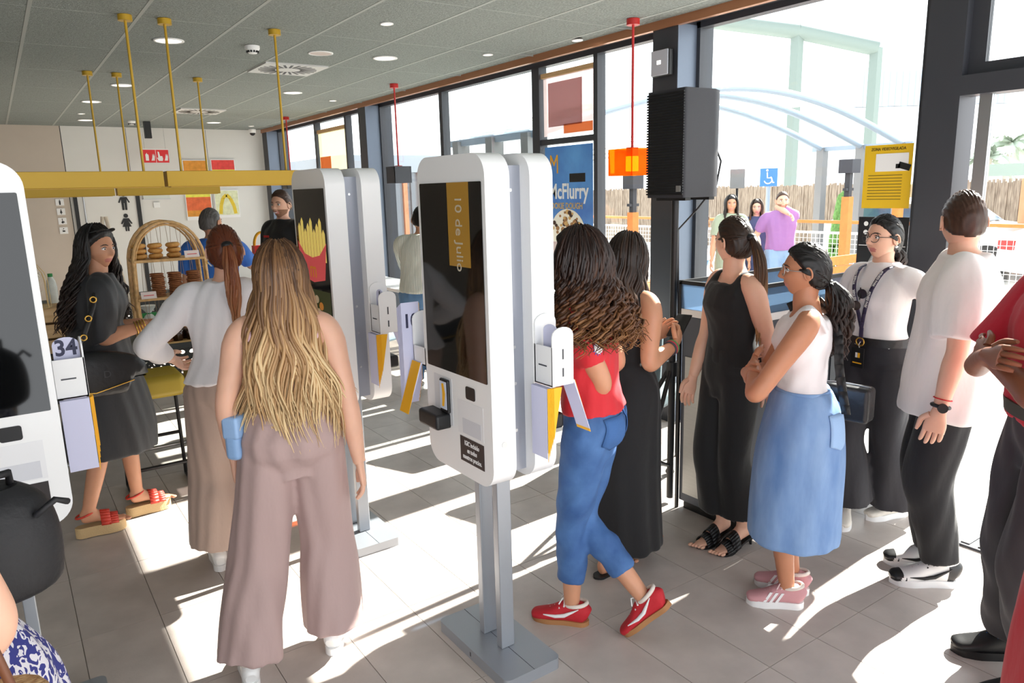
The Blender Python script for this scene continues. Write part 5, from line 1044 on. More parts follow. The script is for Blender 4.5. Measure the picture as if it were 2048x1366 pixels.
# ---- curly woman in red polo
s = Fig('p', (1.80, 2.07), deg(126), 1.62, 'woman with voluminous brown curls, red polo and blue jeans walking', SK_T)
s.lean = V3(0, 0.05, 0); s.leg(-1, s.w(1.775, 2.13, 0), deg(2)); s.leg(1, s.w(2.00, 1.80, 0.0), deg(4), deg(42), heel=0.0)
s.arm(-1, s.w(1.745, 2.20, 1.03), (-0.4, -1, -0.3), s.wd(-0.6, 0.8, 0.1)); s.arm(1, s.w(1.86, 2.34, 1.05), (0.3, -1, -0.3))
s.make_body(); s.make_head(48, 40); s.finish_body()
M_REDP = cl('red_pique', (206, 34, 46), 0.75)
mb = MB(); s.torso(mb, 1.0, 1.45, 0.022)
for sd in (1, -1): s.arm_loft(mb, sd, (.064, .062, .058, .05, .04), 0, 0.36, 0.004)
s.cloth('polo_shirt', mb, M_REDP, wr=0.004, fx=26, fz=16, seed=1.5)
M_JEAN = mat('blue_denim', (78, 118, 172), 0.8, rgb2=(46, 82, 136), vscale=7, bump=0.5, bscale=16)
s.trousers('jeans', M_JEAN, (.098, .086, .066, .064, .056), t1=0.88, top=1.05, grow=0.008, wr=0.005, fx=24, fz=26, seed=2)
belt(s, 1.035, M_BLACK, 0.016, 0.03)
jn = [o_ for o_ in COL.objects if o_.parent == s.root and o_.name.startswith('jeans')][0]
for sd in (-1, 1): patch(jn, 'back_pocket', mat('denim_pocket', (60, 102, 160), 0.8, bump=0.2, bscale=300), s.hipc+V3(sd*0.085, -0.1, 0.0), (sd*0.35, -1, 0.1), [(-0.06, 0.06), (0.06, 0.06), (0.058, -0.045), (0, -0.075), (-0.058, -0.045)])
s.hair('long', H_CURL, cap=0.036, n=620, L=0.25, wave=0.024, freq=15, curl=1, rad=0.0075, spread=1.25, back=0.2, tintf=[0.05, 0.25, 0.55, 0.85], seed=6)
M_RSH = mat('red_suede', (186, 30, 42), 0.75, bump=0.2); M_GUM = mat('gum_sole', (166, 116, 72), 0.7)
for sd in (1, -1): s.shoe(sd, M_RSH, M_GUM, lace=M_SIGNW, name='sneaker', swoosh=M_SIGNW, sole_h=0.022)
sh, el, wr = s.arms[-1]; p = sh*0.62+el*0.38; nn = nrm(s.wd(0.1, -1, 0.1)); bd = MB()
for q in range(14):
    a = q*pi/7; bd.prism([(0.022*math.cos(a-.12), 0.022*math.sin(a-.12)), (0.031*math.cos(a), 0.031*math.sin(a)), (0.022*math.cos(a+.12), 0.022*math.sin(a+.12))], 0, 0.003, Matrix.Translation(p+nn*0.062) @ Vector(nn).to_track_quat('Z', 'Y').to_matrix().to_4x4())
bd.prism([(0.023*math.cos(a), 0.023*math.sin(a)) for a in np.linspace(0, 2*pi, 20)[:-1]], 0, 0.004, Matrix.Translation(p+nn*0.062) @ Vector(nn).to_track_quat('Z', 'Y').to_matrix().to_4x4(), 1)
bd.build('sleeve_emblem', [mat('emblem_violet', (120, 100, 190), 0.6), M_SIGNW], s.root)

# ---- woman in long black dress with phone
s = Fig('p', (2.27, 2.40), deg(8), 1.58, 'woman in long black sleeveless dress looking at her phone', SK_T)
s.lean = V3(0, 0.02, 0); s.head_rot = Euler((deg(-14), 0, deg(12))); s.leg(1, s.w(2.10, 2.36, 0.0), deg(-4)); s.leg(-1, s.w(2.38, 2.45, 0.0), 0)
s.arm(1, s.w(2.46, 2.26, 1.07), (0.2, -1, -0.8), s.wd(0.75, 0.35, 0.45), s.wd(0.3, -0.9, -0.1), 0.7); s.arm(-1, s.w(2.49, 2.42, 1.08), (-0.2, -1, -0.8), s.wd(0.75, -0.25, 0.45), s.wd(0.3, 0.9, -0.1), 0.7)
s.make_body(0.0); s.make_head(64, 56); s.finish_body()
M_BK = cl('black_jersey', (20, 20, 23), 0.8)
mb = hem_skirt(s, 'd', M_BK, [(0.10, .17, .21, 0, .02), (0.40, .165, .195, 0, .01), (0.75, .175, .17, 0, 0), (0.95, .182, .135, 0, -.005), (1.08, .135, .105, 0, 0)]); s.torso(mb, 1.03, 1.375, 0.012)
for sd in (1, -1): tubeloft(mb, [(*s.sp(1.34)+V3(sd*.10, .07, 0), .03, .014), (*s.sp(1.43)+V3(sd*.09, 0, 0), .026, .014), (*s.sp(1.34)+V3(sd*.10, -.07, 0), .03, .014)], (1, 0, 0), 12, 12)
s.cloth('long_dress', mb, M_BK, wr=0.006, fx=24, fz=3, seed=4)
s.hair('long', H_BRN, cap=0.016, n=230, L=0.26, wave=0.010, freq=7, rad=0.0085, spread=0.25, back=0.02, tintf=[0.02, 0.1, 0.35, 0.55], seed=9)
for sd in (1, -1): s.shoe(sd, M_BLACK, M_BLACK, 'slide', name='slide_sandal', sole_h=0.012)
sh, el, wr = s.arms[1]
for q, c_ in enumerate(((90, 140, 80), (190, 60, 80), (60, 60, 70))): p = wr+(el-wr)*(0.10+0.05*q); d_ = nrm(el-wr); a_ = nrm(np.cross(d_, V3(0, 0, 1))); b_ = np.cross(d_, a_); MB().tube([p+(a_*math.cos(t)+b_*math.sin(t))*0.031 for t in np.linspace(0, 2*pi, 16)], 0.0045, 6).build('bracelet', mat('cord_%d' % q, c_, 0.7), s.root)
c = bevel(MB().box(-0.037, 0.037, -0.004, 0.004, -0.075, 0.075).build('mobile_phone', M_BLACK, None, (2.575, 2.34, 1.135), (deg(-55), 0, deg(-72))), 0.003); tag(c, 'dark mobile phone in hands of woman in long black dress', 'phone')

# ---- woman in black with long ponytail
s = Fig('p', (2.76, 2.18), deg(160), 1.60, 'woman in black sleeveless top and flared trousers with long sleek ponytail', SK_L)
s.head_rot = Euler((deg(2), 0, deg(-72))); s.hipc[2] += 0.04; s.leg(1, s.w(2.86, 2.25, 0), deg(14), heel=0.045); s.leg(-1, s.w(2.88, 2.14, 0), deg(14), heel=0.045)
s.arm(-1, s.w(2.83, 2.00, 0.86), (-0.6, -1, 0), None, None, 0.4); s.arm(1, s.w(2.70, 2.36, 0.86), (0.6, -1, 0), None, None, 0.4)
s.make_body(0.05); s.make_head(48, 40); s.finish_body()
mb = MB(); s.torso(mb, 0.98, 1.38, 0.014)
for sd in (1, -1): tubeloft(mb, [(*s.sp(1.33)+V3(sd*.10, .08, 0), .034, .014), (*s.sp(1.428)+V3(sd*.092, 0, 0), .032, .014), (*s.sp(1.34)+V3(sd*.10, -.07, 0), .036, .014)], (1, 0, 0), 12, 12)
s.cloth('tank_top', mb, cl('black_knit', (16, 16, 18), 0.85), wr=0.002, fx=30, fz=18)
s.trousers('trousers', cl('black_crepe', (18, 18, 20), 0.8), (.10, .088, .078, .095, .12), t1=0.93, wr=0.004, fx=20, fz=3, seed=6)
s.hair('long', H_BRN, cap=0.011, n=0, L=0.50, wave=0.006, freq=4, rad=0.007, tie=(0, -0.099, 0.03), tail_n=70, tail_out=0.07, tail_rad=0.026, capm=M_BLACK, tintf=[0.2, 0.45, 0.75, 1.0])
for sd in (1, -1): s.shoe(sd, M_BLACK, M_BLACK, 'slide', name='heeled_sandal', sole_h=0.01, lift=0.05)

# ---- woman in denim skirt
s = Fig('p', (2.60, 1.70), deg(128), 1.55, 'woman in white sleeveless top and denim midi skirt with arms crossed', SK_M)
s.head_rot = Euler((deg(2), 0, deg(2))); s.leg(-1, s.w(2.585, 1.67, 0), deg(4)); s.leg(1, s.w(2.70, 1.72, 0), deg(-14))
s.arm(-1, (0.0, 0.19, 1.06), hand=(1, -0.1, 0.1), normal=(0, 1, 0.2), curl=0.3, elbow=(-0.225, 0.18, 0.99)); s.arm(1, (-0.02, 0.22, 1.02), hand=(-1, -0.15, 0.1), normal=(0, 1, 0.2), curl=0.4, elbow=(0.21, 0.13, 0.98))
s.make_body(); s.make_head(80, 68); s.finish_body()
mb = MB(); s.torso(mb, 1.02, 1.38, 0.012)
for sd in (1, -1): tubeloft(mb, [(*s.sp(1.32)+V3(sd*.105, .07, 0), .045, .016), (*s.sp(1.43)+V3(sd*.10, 0, 0), .042, .016), (*s.sp(1.33)+V3(sd*.105, -.07, 0), .045, .016)], (1, 0, 0), 12, 12)
s.cloth('sleeveless_top', mb, cl('white_jersey', (240, 236, 238), 0.7), wr=0.003, fx=26, fz=40, seed=3)
M_LD = mat('light_denim', (138, 170, 212), 0.8, rgb2=(92, 130, 184), vscale=9, bump=0.4, bscale=18, stretch=(1, 1, 0.35))
mb = hem_skirt(s, 'd', M_LD, [(0.34, .185, .188, 0, .0), (0.5, .185, .186, 0, 0), (0.75, .186, .175, 0, -.005), (0.95, .182, .145, 0, -.012), (1.06, .142, .112, 0, -.002)]); s.cloth('denim_skirt', mb, M_LD, wr=0.005, fx=16, fz=5, seed=2.4)
belt(s, 1.025, M_LD, 0.020, 0.04, 'waistband')
sk = [o_ for o_ in COL.objects if o_.parent == s.root and o_.name.startswith('denim_skirt')][0]
for sd in (-1, 1): patch(sk, 'back_pocket', mat('light_denim2', (150, 184, 226), 0.8, bump=0.2, bscale=300), s.hipc+V3(sd*0.09, -0.1, -0.02), (sd*0.55, -1, 0.1), [(-0.062, 0.065), (0.062, 0.065), (0.06, -0.06), (0, -0.085), (-0.06, -0.06)])
s.hair('long', H_BLACK, cap=0.012, n=0, L=0.32, wave=0.02, freq=9, curl=1, rad=0.009, tie=(0, -0.092, -0.045), tail_n=80, tail_out=0.06, tail_rad=0.045, capm=M_BLACK, tintf=[0.1, 0.4, 0.8, 1.0])
M_PK = mat('pink_suede', (204, 150, 154), 0.8, bump=0.2)
for sd in (1, -1): s.shoe(sd, M_PK, M_SIGNW, lace=mat('pale_pink_lace', (230, 205, 205), 0.8), stripe=M_SIGNW, name='sneaker', sole_h=0.034)
def spectacles(s, m, r=0.023):
    M = s.headM(); g = MB()
    for sx in (-1, 1):
        g.tube([M @ Vector((sx*0.031+r*1.1*math.cos(a), 0.1-abs(sx*0.031+r*1.1*math.cos(a))*0.12, 0.004+r*math.sin(a))) for a in np.linspace(0, 2*pi, 20)], 0.0016, 5)
        g.tube([M @ Vector((sx*0.055, 0.092, 0.008)), M @ Vector((sx*0.078, 0.05, 0.008)), M @ Vector((sx*0.083, -0.01, 0.006))], 0.0016, 5)
    g.tube([M @ Vector((-0.008, 0.102, 0.006)), M @ Vector((0, 0.104, 0.009)), M @ Vector((0.008, 0.102, 0.006))], 0.0016, 5); g.build('spectacles', m, s.root)
spectacles(s, M_STEEL)
# crossbody bag and strap (a thing worn, separate)
c = empty('crossbody_bag', (2.83, 1.635, 0.80), deg(100), 'black crossbody camera bag hanging behind denim skirt', 'bag')
bevel(MB().box(-0.10, 0.10, -0.045, 0.045, 0, 0.15).build('bag_body', M_LEA, c), 0.02, 3); MB().box(-0.07, 0.07, -0.048, -0.045, 0.03, 0.12).build('front_pocket', M_LEA, c); MB().tube([(-0.09, 0, 0.15), (0, 0, 0.155), (0.09, 0, 0.15)], 0.003, 6).build('zip', M_STEEL, c)
W = lambda p: Vector(s.root.matrix_basis @ Vector(p))-Vector((2.83, 1.635, 0.80)); Rz = Matrix.Rotation(-deg(100), 3, 'Z')
sp_pts = [s.sp(1.0)+V3(-0.10, -0.16, -0.02), s.sp(1.18)+V3(-0.09, -0.125, 0), s.sp(1.32)+V3(-0.03, -0.118, 0), s.sp(1.43)+V3(0.06, -0.045, 0.012), s.sp(1.40)+V3(0.085, 0.06, 0.0)]
pp = [Rz @ W(p) for p in crom(np.array(sp_pts), 16)]; st = MB(); 
for a, b in zip(pp, pp[1:]):
    d_ = (b-a).normalized(); n2 = d_.cross(Vector((0.3, 1, 0))).normalized()*0.019; st.add([a-n2, b-n2, b+n2, a+n2], [(0, 1, 2, 3)], 0, True)
so = st.build('strap', M_BLACK, c); so.modifiers.new('s', 'SOLIDIFY').thickness = 0.006

# ---- woman with lanyard
s = Fig('p', (3.58, 1.93), deg(172), 1.62, 'woman in white cap-sleeved top, glasses and purple lanyard', SK_L)
s.head_rot = Euler((deg(3), 0, deg(-8))); s.leg(1, s.w(3.56, 2.03, 0), deg(36)); s.leg(-1, s.w(3.80, 1.86, 0), deg(-14))
s.arm(-1, s.w(3.80, 1.72, 0.92), (-0.5, -0.4, 0), None, None, 0.4); s.arm(1, s.w(3.42, 2.16, 0.98), (0.4, -1, -0.2), s.wd(-0.9, -0.1, 0), None, 0.4)
s.make_body(); s.make_head(96, 80, lip=(196, 124, 116)); s.finish_body()
mb = MB(); s.torso(mb, 1.02, 1.455, 0.016)
for sd in (1, -1): s.arm_loft(mb, sd, (.066, .062, .05, .05, .04), 0, 0.14)
s.cloth('white_top', mb, cl('white_jersey', (240, 236, 238), 0.7), wr=0.003, fx=24, fz=14, seed=7)
s.trousers('trousers', cl('black_suiting', (34, 33, 40), 0.75), (.105, .10, .095, .115, .145), t1=0.96, top=1.06, wr=0.005, fx=20, fz=3, seed=8)
belt(s, 1.025, M_LEA, 0.022, 0.04); fr = s.sp(1.045)+V3(0, 0.128, 0); MB().tube([fr+V3(0.022*math.cos(a), 0.003, 0.02*math.sin(a)) for a in np.linspace(0, 2*pi, 18)], 0.004, 6).build('buckle', mat('gold', (216, 172, 84), 0.25, 0.9), s.root)
s.hair('long', H_BLACK, cap=0.010, n=0, L=0.12, wave=0.008, freq=6, rad=0.008, tie=(0, -0.09, -0.05), tail_n=30, tail_out=0.03, capm=M_BLACK, tintf=[0.1, 0.3, 0.5, 0.8]); spectacles(s, M_BLACK, 0.025)
MB().lathe([(0.004, -0.006), (0.011, 0), (0.004, 0.006)], (s.headM() @ Vector((0.088, 0, -0.04))), 10).build('earring', M_SIGNW, s.root); MB().lathe([(0.004, -0.006), (0.011, 0), (0.004, 0.006)], (s.headM() @ Vector((-0.088, 0, -0.04))), 10).build('earring', M_SIGNW, s.root)
for sd in (1, -1): s.shoe(sd, mat('cream_mesh', (226, 220, 210), 0.7, bump=0.3), M_SIGNW, lace=M_SIGNW, name='sneaker', sole_h=0.034)
c = empty('lanyard', (3.58, 1.93, 0), s.root.rotation_euler.z, 'dark purple lanyard with white lettering and badge card', 'lanyard'); M_LAN = mat('lanyard_purple', (52, 44, 76), 0.6); lan = MB(); fy = lambda z, x: s.sp(z)[1]+np.interp(z, [1.05, 1.18, 1.27, 1.36, 1.42], [.125, .118, .138, .125, .07])*s.k
tipz = 1.12
for sd in (-1, 1):
    pts = [Vector((sd*0.075*s.k, s.sp(1.43)[1]-0.03, 1.445*s.k)), Vector((sd*0.072*s.k, fy(1.42, 0)+0.012, 1.42*s.k)), Vector((sd*0.055*s.k, fy(1.34, 0)+0.012, 1.34*s.k)), Vector((sd*0.03*s.k, fy(1.25, 0)+0.014, 1.25*s.k)), Vector((0, fy(1.12, 0)+0.012, tipz*s.k))]; pp = [Vector(p) for p in crom(np.array(pts), 14)]
    l_ = MB()
    for a, b in zip(pp, pp[1:]):
        d_ = (b-a).normalized(); n2 = d_.cross(Vector((0, 1, 0))).normalized()*0.010; l_.add([a-n2, b-n2, b+n2, a+n2], [(0, 1, 2, 3)], 0, True)
    lo = l_.build('band', M_LAN, c); lo.modifiers.new('s', 'SOLIDIFY').thickness = 0.003
    for q, i in enumerate((5, 9)):
        a, b = pp[i], pp[i+1]; d_ = (b-a).normalized(); yv = Vector((0, 1, 0)); xv = -d_ if sd > 0 else d_; yy = yv.cross(xv); Mt = Matrix((( xv.x, yy.x, yv.x, a.x), (xv.y, yy.y, yv.y, a.y+0.004), (xv.z, yy.z, yv.z, a.z), (0, 0, 0, 1)))
        text('FITNESS PARK', 0.018, M_SIGNW, 'lettering', c, Mt, sx=0.75, bold=0.0004)
z0 = tipz*s.k; y0 = fy(1.12, 0)+0.012
MB().box(-0.011, 0.011, y0-0.002, y0+0.002, z0-0.07, z0).build('strap_end', M_LAN, c); MB().tube([(0, y0, z0-0.07), (0.006, y0+0.004, z0-0.085), (0, y0+0.006, z0-0.10)], 0.003, 6).build('clip', M_STEEL, c)
bd_ = MB().box(-0.035, 0.035, y0+0.012, y0+0.016, z0-0.20, z0-0.10).build('badge_card', M_BLACK, c); MB().box(0.0, 0.012, y0+0.016, y0+0.0168, z0-0.15, z0-0.125).build('badge_mark', M_SIGNW, bd_); MB().box(-0.014, -0.002, y0+0.016, y0+0.0168, z0-0.15, z0-0.125).box(-0.025, 0.025, y0+0.016, y0+0.0168, z0-0.18, z0-0.174).build('badge_mark_yellow', M_YPAP, bd_)
c = empty('sunglasses', (0, 0, 0), 0, 'dark sunglasses hooked in neckline of white cap-sleeved top', 'sunglasses'); g = MB()
gp = s.root.matrix_basis
for sx, zz in ((-0.006, 1.30), (0.028, 1.235)): g.prism([(0.026*math.cos(a), 0.024*math.sin(a)) for a in np.linspace(0, 2*pi, 18)[:-1]], 0, 0.003, gp @ Matrix.Translation((sx*s.k, fy(zz, 0)+0.02, zz*s.k)) @ Matrix.Rotation(-pi/2, 4, 'X'))
g.build('lens', mat('lens_brown', (46, 28, 26), 0.1), c); g2 = MB(); g2.tube([gp @ Vector((0.01*s.k, fy(1.33, 0)+0.02, 1.33*s.k)), gp @ Vector((0.0, fy(1.27, 0)+0.025, 1.27*s.k))], 0.003, 6); g2.build('temple_arm', M_BLACK, c)

# ---- man in white t-shirt
s = Fig('p', (3.29, 1.44), deg(118), 1.73, 'man in loose white t-shirt and black trousers seen from behind', SK_L, female=False)
s.wide = 1.08; s.sw = 0.215*s.k; s.head_rot = Euler((deg(2), 0, deg(-72))); s.leg(-1, s.w(3.27, 1.37, 0), deg(18)); s.leg(1, s.w(3.40, 1.46, 0), deg(10))
s.arm(-1, s.w(3.00, 1.345, 0.87), (-0.3, -1, 0), None, None, 0.5); s.arm(1, s.w(3.54, 1.60, 0.93), (0.6, -1, 0), None, None, 0.5)
s.make_body(); s.make_head(64, 56); s.finish_body()
mb = hem_skirt(s, 'd', None, [(0.77, .205, .19, 0, 0), (0.92, .205, .185, 0, 0), (1.08, .198, .172, 0, 0), (1.25, .195, .155, 0, 0)]); s.torso(mb, 1.1, 1.45, 0.024)
for sd in (1, -1): s.arm_loft(mb, sd, (.088, .09, .082, .06, .05), 0, 0.44, 0.0, 0.012)
s.cloth('t_shirt', mb, cl('white_tee', (240, 234, 232), 0.75), wr=0.008, fx=16, fz=8, seed=9)
s.trousers('trousers', cl('black_joggers', (26, 26, 29), 0.85), (.098, .104, .098, .088, .078), t1=0.96, top=0.96, grow=0.0, wr=0.005, fx=20, fz=10, seed=1)
s.hair('short', H_SHORT, cap=0.007, n=0)
M_NB = mat('black_shoe_leather', (28, 28, 30), 0.4)
for sd in (1, -1):
    uo = s.shoe(sd, mat('white_shoe_leather', (232, 230, 228), 0.4), M_SIGNW, lace=M_NB, name='sneaker', sole_h=0.03, swoosh=M_NB, stripe='nocollar')
    Mx = s.footM(sd) @ Matrix.Scale(s.k*1.06, 4); b = MB(); tubeloft(b, [(0, 0.165, 0.036, .0455, .0225), (0, 0.19, 0.034, .042, .0205), (0, 0.207, 0.032, .0365, .0175), (0, 0.219, 0.03, .017, .0105)], (1, 0, 0), 12, 20, e=2.3); q = MB(); q.add([Mx @ Vector(v) for v in b.v], b.f, 0, True); q.build('toe_cap', M_NB, uo)
    b = MB(); tubeloft(b, [(0, -0.0445, 0.06, .022, .034), (0, -0.026, 0.066, .0355, .047), (0, 0.005, 0.068, .0375, .052)], (1, 0, 0), 10, 20, e=2.3); q = MB(); q.add([Mx @ Vector(v) for v in b.v], b.f, 0, True); q.build('heel_counter', M_NB, uo)
sh, el, wr = s.arms[-1]; d_ = nrm(el-wr); a_ = nrm(np.cross(d_, V3(0, 1, 0))); b_ = np.cross(d_, a_); p = wr+d_*0.02
MB().tube([p+(a_*math.cos(t)+b_*math.sin(t))*0.031 for t in np.linspace(0, 2*pi, 20)], 0.008, 8).build('watch_strap', M_BLACK, s.root); pw = p+nrm(s.wd(-0.8, -0.6, 0))*0.035; dd = nrm(s.wd(-0.8, -0.6, 0)); MB().cyl(pw-dd*0.004, pw+dd*0.006, 0.019, n=20).build('watch', M_BLACK, s.root)
MB().tube([p+d_*0.03+(a_*math.cos(t)+b_*math.sin(t))*0.033 for t in np.linspace(0, 2*pi, 20)], 0.0025, 6).build('bracelet', mat('red_cord', (200, 30, 40), 0.7), s.root)

# ---- man with crossed arms, red shirt, frame edge
s = Fig('p', (2.80, 0.87), deg(135), 1.73, 'person in red shirt and dark cargo trousers with folded arms', SK_D, female=False)
s.leg(-1, s.w(2.76, 0.80, 0), deg(10)); s.leg(1, s.w(2.95, 0.95, 0), deg(-5))
s.arm(-1, (0.03, 0.235, 1.20), hand=(1, -0.1, 0.1), normal=(0, 1, 0.2), curl=0.3, elbow=(-0.25, 0.20, 1.13)); s.arm(1, (-0.06, 0.27, 1.22), hand=(-1, 0, 0.15), normal=(0, 1, 0.3), curl=0.5, elbow=(0.24, 0.17, 1.12))
s.make_body(); s.make_head(40, 32); s.finish_body(); s.hair('short', H_BLACK, cap=0.007, n=0)
mb = MB(); s.torso(mb, 0.96, 1.455, 0.03)
for sd in (1, -1): s.arm_loft(mb, sd, (.084, .082, .074, .06, .05), 0, 0.42)
s.cloth('shirt', mb, cl('crimson_tee', (200, 24, 52), 0.75), wr=0.005, fx=18, fz=9, seed=3)
M_CG = cl('charcoal_cargo', (52, 51, 56), 0.85); s.trousers('cargo_trousers', M_CG, (.115, .11, .10, .098, .09), t1=0.96, top=1.02, grow=0.02, wr=0.008, fx=18, fz=14, seed=5)
belt(s, 0.985, mat('olive_belt', (66, 66, 56), 0.7), 0.034, 0.045)
for sd in (1, -1): s.shoe(sd, M_BLACK, M_BLACK, lace=mat('blue_lace', (50, 110, 190), 0.7), name='work_shoe', stripe='nocollar')
hp = s.hip(-1)+V3(-0.16, 0.02, -0.14); MB().tube([s.hip(-1)+V3(-0.13, 0.03, 0.06), hp+V3(0, 0, 0.05), hp], 0.004, 6).build('key_cord', M_BLACK, s.root); bevel(MB().box(-0.022, 0.022, -0.028, 0.028, -0.07, 0, 0, Matrix.Translation(hp)).build('key_fob', mat('fob_red', (190, 30, 40), 0.4), s.root), 0.006)
# ---- person in red tunic at frame edge
s = Fig('p', (1.90, 0.455), deg(-40), 1.60, 'person in long red tunic standing at the frame edge', SK_T)
s.leg(-1, (-0.09, 0, 0)); s.leg(1, (0.09, 0, 0)); s.arm(-1, (-0.05, 0.26, 1.0), (-1, -1, -0.5)); s.arm(1, (0.1, 0.26, 1.0), (1, -1, -0.5)); s.make_body(); s.make_head(32, 28); s.finish_body(); s.hair('short', H_BRN, cap=0.012, n=0)
mb = hem_skirt(s, 'd', M_REDP, [(0.52, .19, .17, 0, 0), (0.8, .19, .165, 0, 0), (1.0, .175, .14, 0, 0), (1.1, .15, .12, 0, 0)]); s.torso(mb, 1.05, 1.45, 0.02)
for sd in (1, -1): s.arm_loft(mb, sd, (.068, .064, .058, .05, .045), 0, 0.6)
s.cloth('tunic', mb, cl('tunic_red', (190, 26, 46), 0.75), wr=0.005, fx=16, fz=6); s.trousers('trousers', M_CG, t1=0.96, top=1.0, grow=0.0)
for sd in (1, -1): s.shoe(sd, M_BLACK, M_BLACK, name='shoe')
# ---- person with patterned dress, backpack, straw bag
s = Fig('p', (-0.22, 1.66), deg(200), 1.62, 'person in blue and white patterned dress beside the cut-off kiosk', SK_L)
s.leg(-1, (-0.09, 0, 0)); s.leg(1, (0.09, 0, 0)); s.arm(-1, s.w(-0.27, 1.48, 0.90), (-0.5, -1, 0)); s.arm(1, (0.24, 0.1, 0.85)); s.make_body(); s.make_head(32, 28); s.finish_body(); s.hair('long', H_BRN, n=80, L=0.2)
M_PAT = bpy.data.materials.new('blue_white_print'); M_PAT.use_nodes = True; N = M_PAT.node_tree.nodes; L = M_PAT.node_tree.links
tc = N.new('ShaderNodeTexCoord'); nz = N.new('ShaderNodeTexNoise'); nz.inputs['Scale'].default_value = 42; nz.inputs['Detail'].default_value = 1; nz.inputs['Distortion'].default_value = 1.5; rp = N.new('ShaderNodeValToRGB'); rp.color_ramp.interpolation = 'CONSTANT'; rp.color_ramp.elements[0].color = hexc(46, 52, 128); rp.color_ramp.elements[1].color = hexc(220, 218, 226); rp.color_ramp.elements[1].position = 0.5
L.new(tc.outputs['Object'], nz.inputs['Vector']); L.new(nz.outputs[0], rp.inputs[0]); L.new(rp.outputs[0], N['Principled BSDF'].inputs['Base Color']); N['Principled BSDF'].inputs['Roughness'].default_value = 0.8
mb = hem_skirt(s, 'd', M_PAT, [(0.35, .25, .27, 0, 0), (0.6, .225, .24, 0, 0), (0.85, .215, .215, 0, 0), (1.0, .18, .16, 0, 0), (1.1, .135, .11, 0, 0)]); s.torso(mb, 1.05, 1.42, 0.014); s.cloth('dress', mb, M_PAT, wr=0.006, fx=18, fz=4)
for sd in (1, -1): s.shoe(sd, M_BLACK, M_BLACK, name='shoe')
sh, el, wr = s.arms[-1]; d_ = nrm(el-wr); a_ = nrm(np.cross(d_, V3(0, 1, 0))); b_ = np.cross(d_, a_); MB().tube([wr+(a_*math.cos(t)+b_*math.sin(t))*0.033 for t in np.linspace(0, 2*pi, 18)], 0.004, 6).build('bracelet', M_STEEL, s.root)
c = empty('backpack', (-0.085, 1.76, 0.985), deg(20), 'black fabric backpack worn over blue patterned dress', 'backpack'); M_NY = mat('black_nylon', (18, 18, 22), 0.6, bump=0.2, bscale=60)
b = MB(); tubeloft(b, [(0, 0, 0, .08, .07), (0, 0, 0.025, .105, .09), (0, 0, 0.11, .112, .09), (0, 0, 0.19, .095, .07), (0, 0, 0.23, .05, .04)], (1, 0, 0), 20, 22, e=2.6); b.build('bag_body', M_NY, c); MB().tube([(-0.03, 0, 0.22), (-0.02, -0.03, 0.26), (0.03, -0.03, 0.26), (0.04, 0, 0.22)], 0.008, 8).build('grab_loop', M_NY, c); MB().tube([(0.05, -0.075, 0.17), (0.08, -0.10, 0.2), (0.11, -0.08, 0.18)], 0.007, 8).build('strap', M_NY, c)
c = empty('straw_bag', (-0.175, 1.36, 0.71), deg(15), 'woven straw bag with brown leather trim', 'bag'); M_STRAW = mat('straw', (206, 172, 126), 0.85, rgb2=(166, 126, 84), vscale=70, bump=0.8, bscale=90)
b = MB(); tubeloft(b, [(0, 0, 0, .10, .07), (0, 0, 0.1, .14, .09), (0, 0, 0.24, .15, .09), (0, 0, 0.26, .14, .08)], (1, 0, 0), 18, 24, e=2.4); b.build('basket', M_STRAW, c); MB().tube([(-0.1, 0, 0.25), (-0.08, 0, 0.36), (0, 0, 0.42), (0.08, 0, 0.36), (0.1, 0, 0.25)], 0.008, 8).build('handle', mat('brown_leather', (110, 66, 42), 0.5), c)

# ---- background people indoors
def simple(loc, heading, H, label, skin, fem, hairm, top, bot, face=False, **k):
    f = Fig('p', loc, heading, H, label, skin, female=fem, vox=0.013, group=k.get('group')); f.lean = V3(*k.get('lean', (0, 0, 0))); f.head_rot = Euler((deg(k.get('hp', 0)), 0, deg(k.get('hy', 0))))
    f.leg(-1, (-0.09, 0, 0)); f.leg(1, (0.09, 0.03, 0)); A = k.get('arms', {})
    for sd in (-1, 1): f.arm(sd, A.get(sd, (sd*0.25, 0.08, 0.80*f.k)), (sd*0.5, -1, -0.1), curl=0.6)
    f.make_body(); f.make_head(72 if face else 40, 60 if face else 32, beard=k.get('beard'), smile=k.get('smile', 0)); f.finish_body()
    mb = MB(); f.torso(mb, k.get('tz', 0.94), 1.455, 0.024)
    for sd in (1, -1): f.arm_loft(mb, sd, (.074, .072, .066, .056, .045), 0, k.get('sl', 0.40))
    if k.get('dress'): mb2 = hem_skirt(f, 'd', top, k['dress']); mb.add(mb2.v, mb2.f, 0, True)
    f.cloth('dress' if k.get('dress') else 'shirt', mb, top, vox=0.012, wr=0.004, fx=20, fz=10, seed=H)
    if bot: f.trousers('trousers', bot, (.112, .104, .09, .085, .08), t1=0.96, top=1.0, vox=0.012, wr=0.004)
    for sd in (1, -1): f.shoe(sd, M_BLACK, M_SIGNW, name='shoe')
    f.hair(*hairm[:2], **hairm[2]); return f
M_DJ = cl('dark_trousers', (40, 42, 54), 0.8)
f = simple((1.46, 6.45), deg(62), 1.70, 'man in blue polo with cropped grey hair facing the paintings', SK_T, False, ('short', H_GREY, dict(cap=0.006, n=0)), cl('blue_polo', (44, 104, 190), 0.75), M_DJ, arms={1: (0.15, 0.42, 1.22), -1: (-0.28, 0.1, 0.85)}, hy=-25)
text('X', 0.12, M_SIGNW, 'back_print', f.root, Matrix.Translation((-0.02, -0.152, 1.27)) @ Matrix.Rotation(pi/2, 4, 'X'))
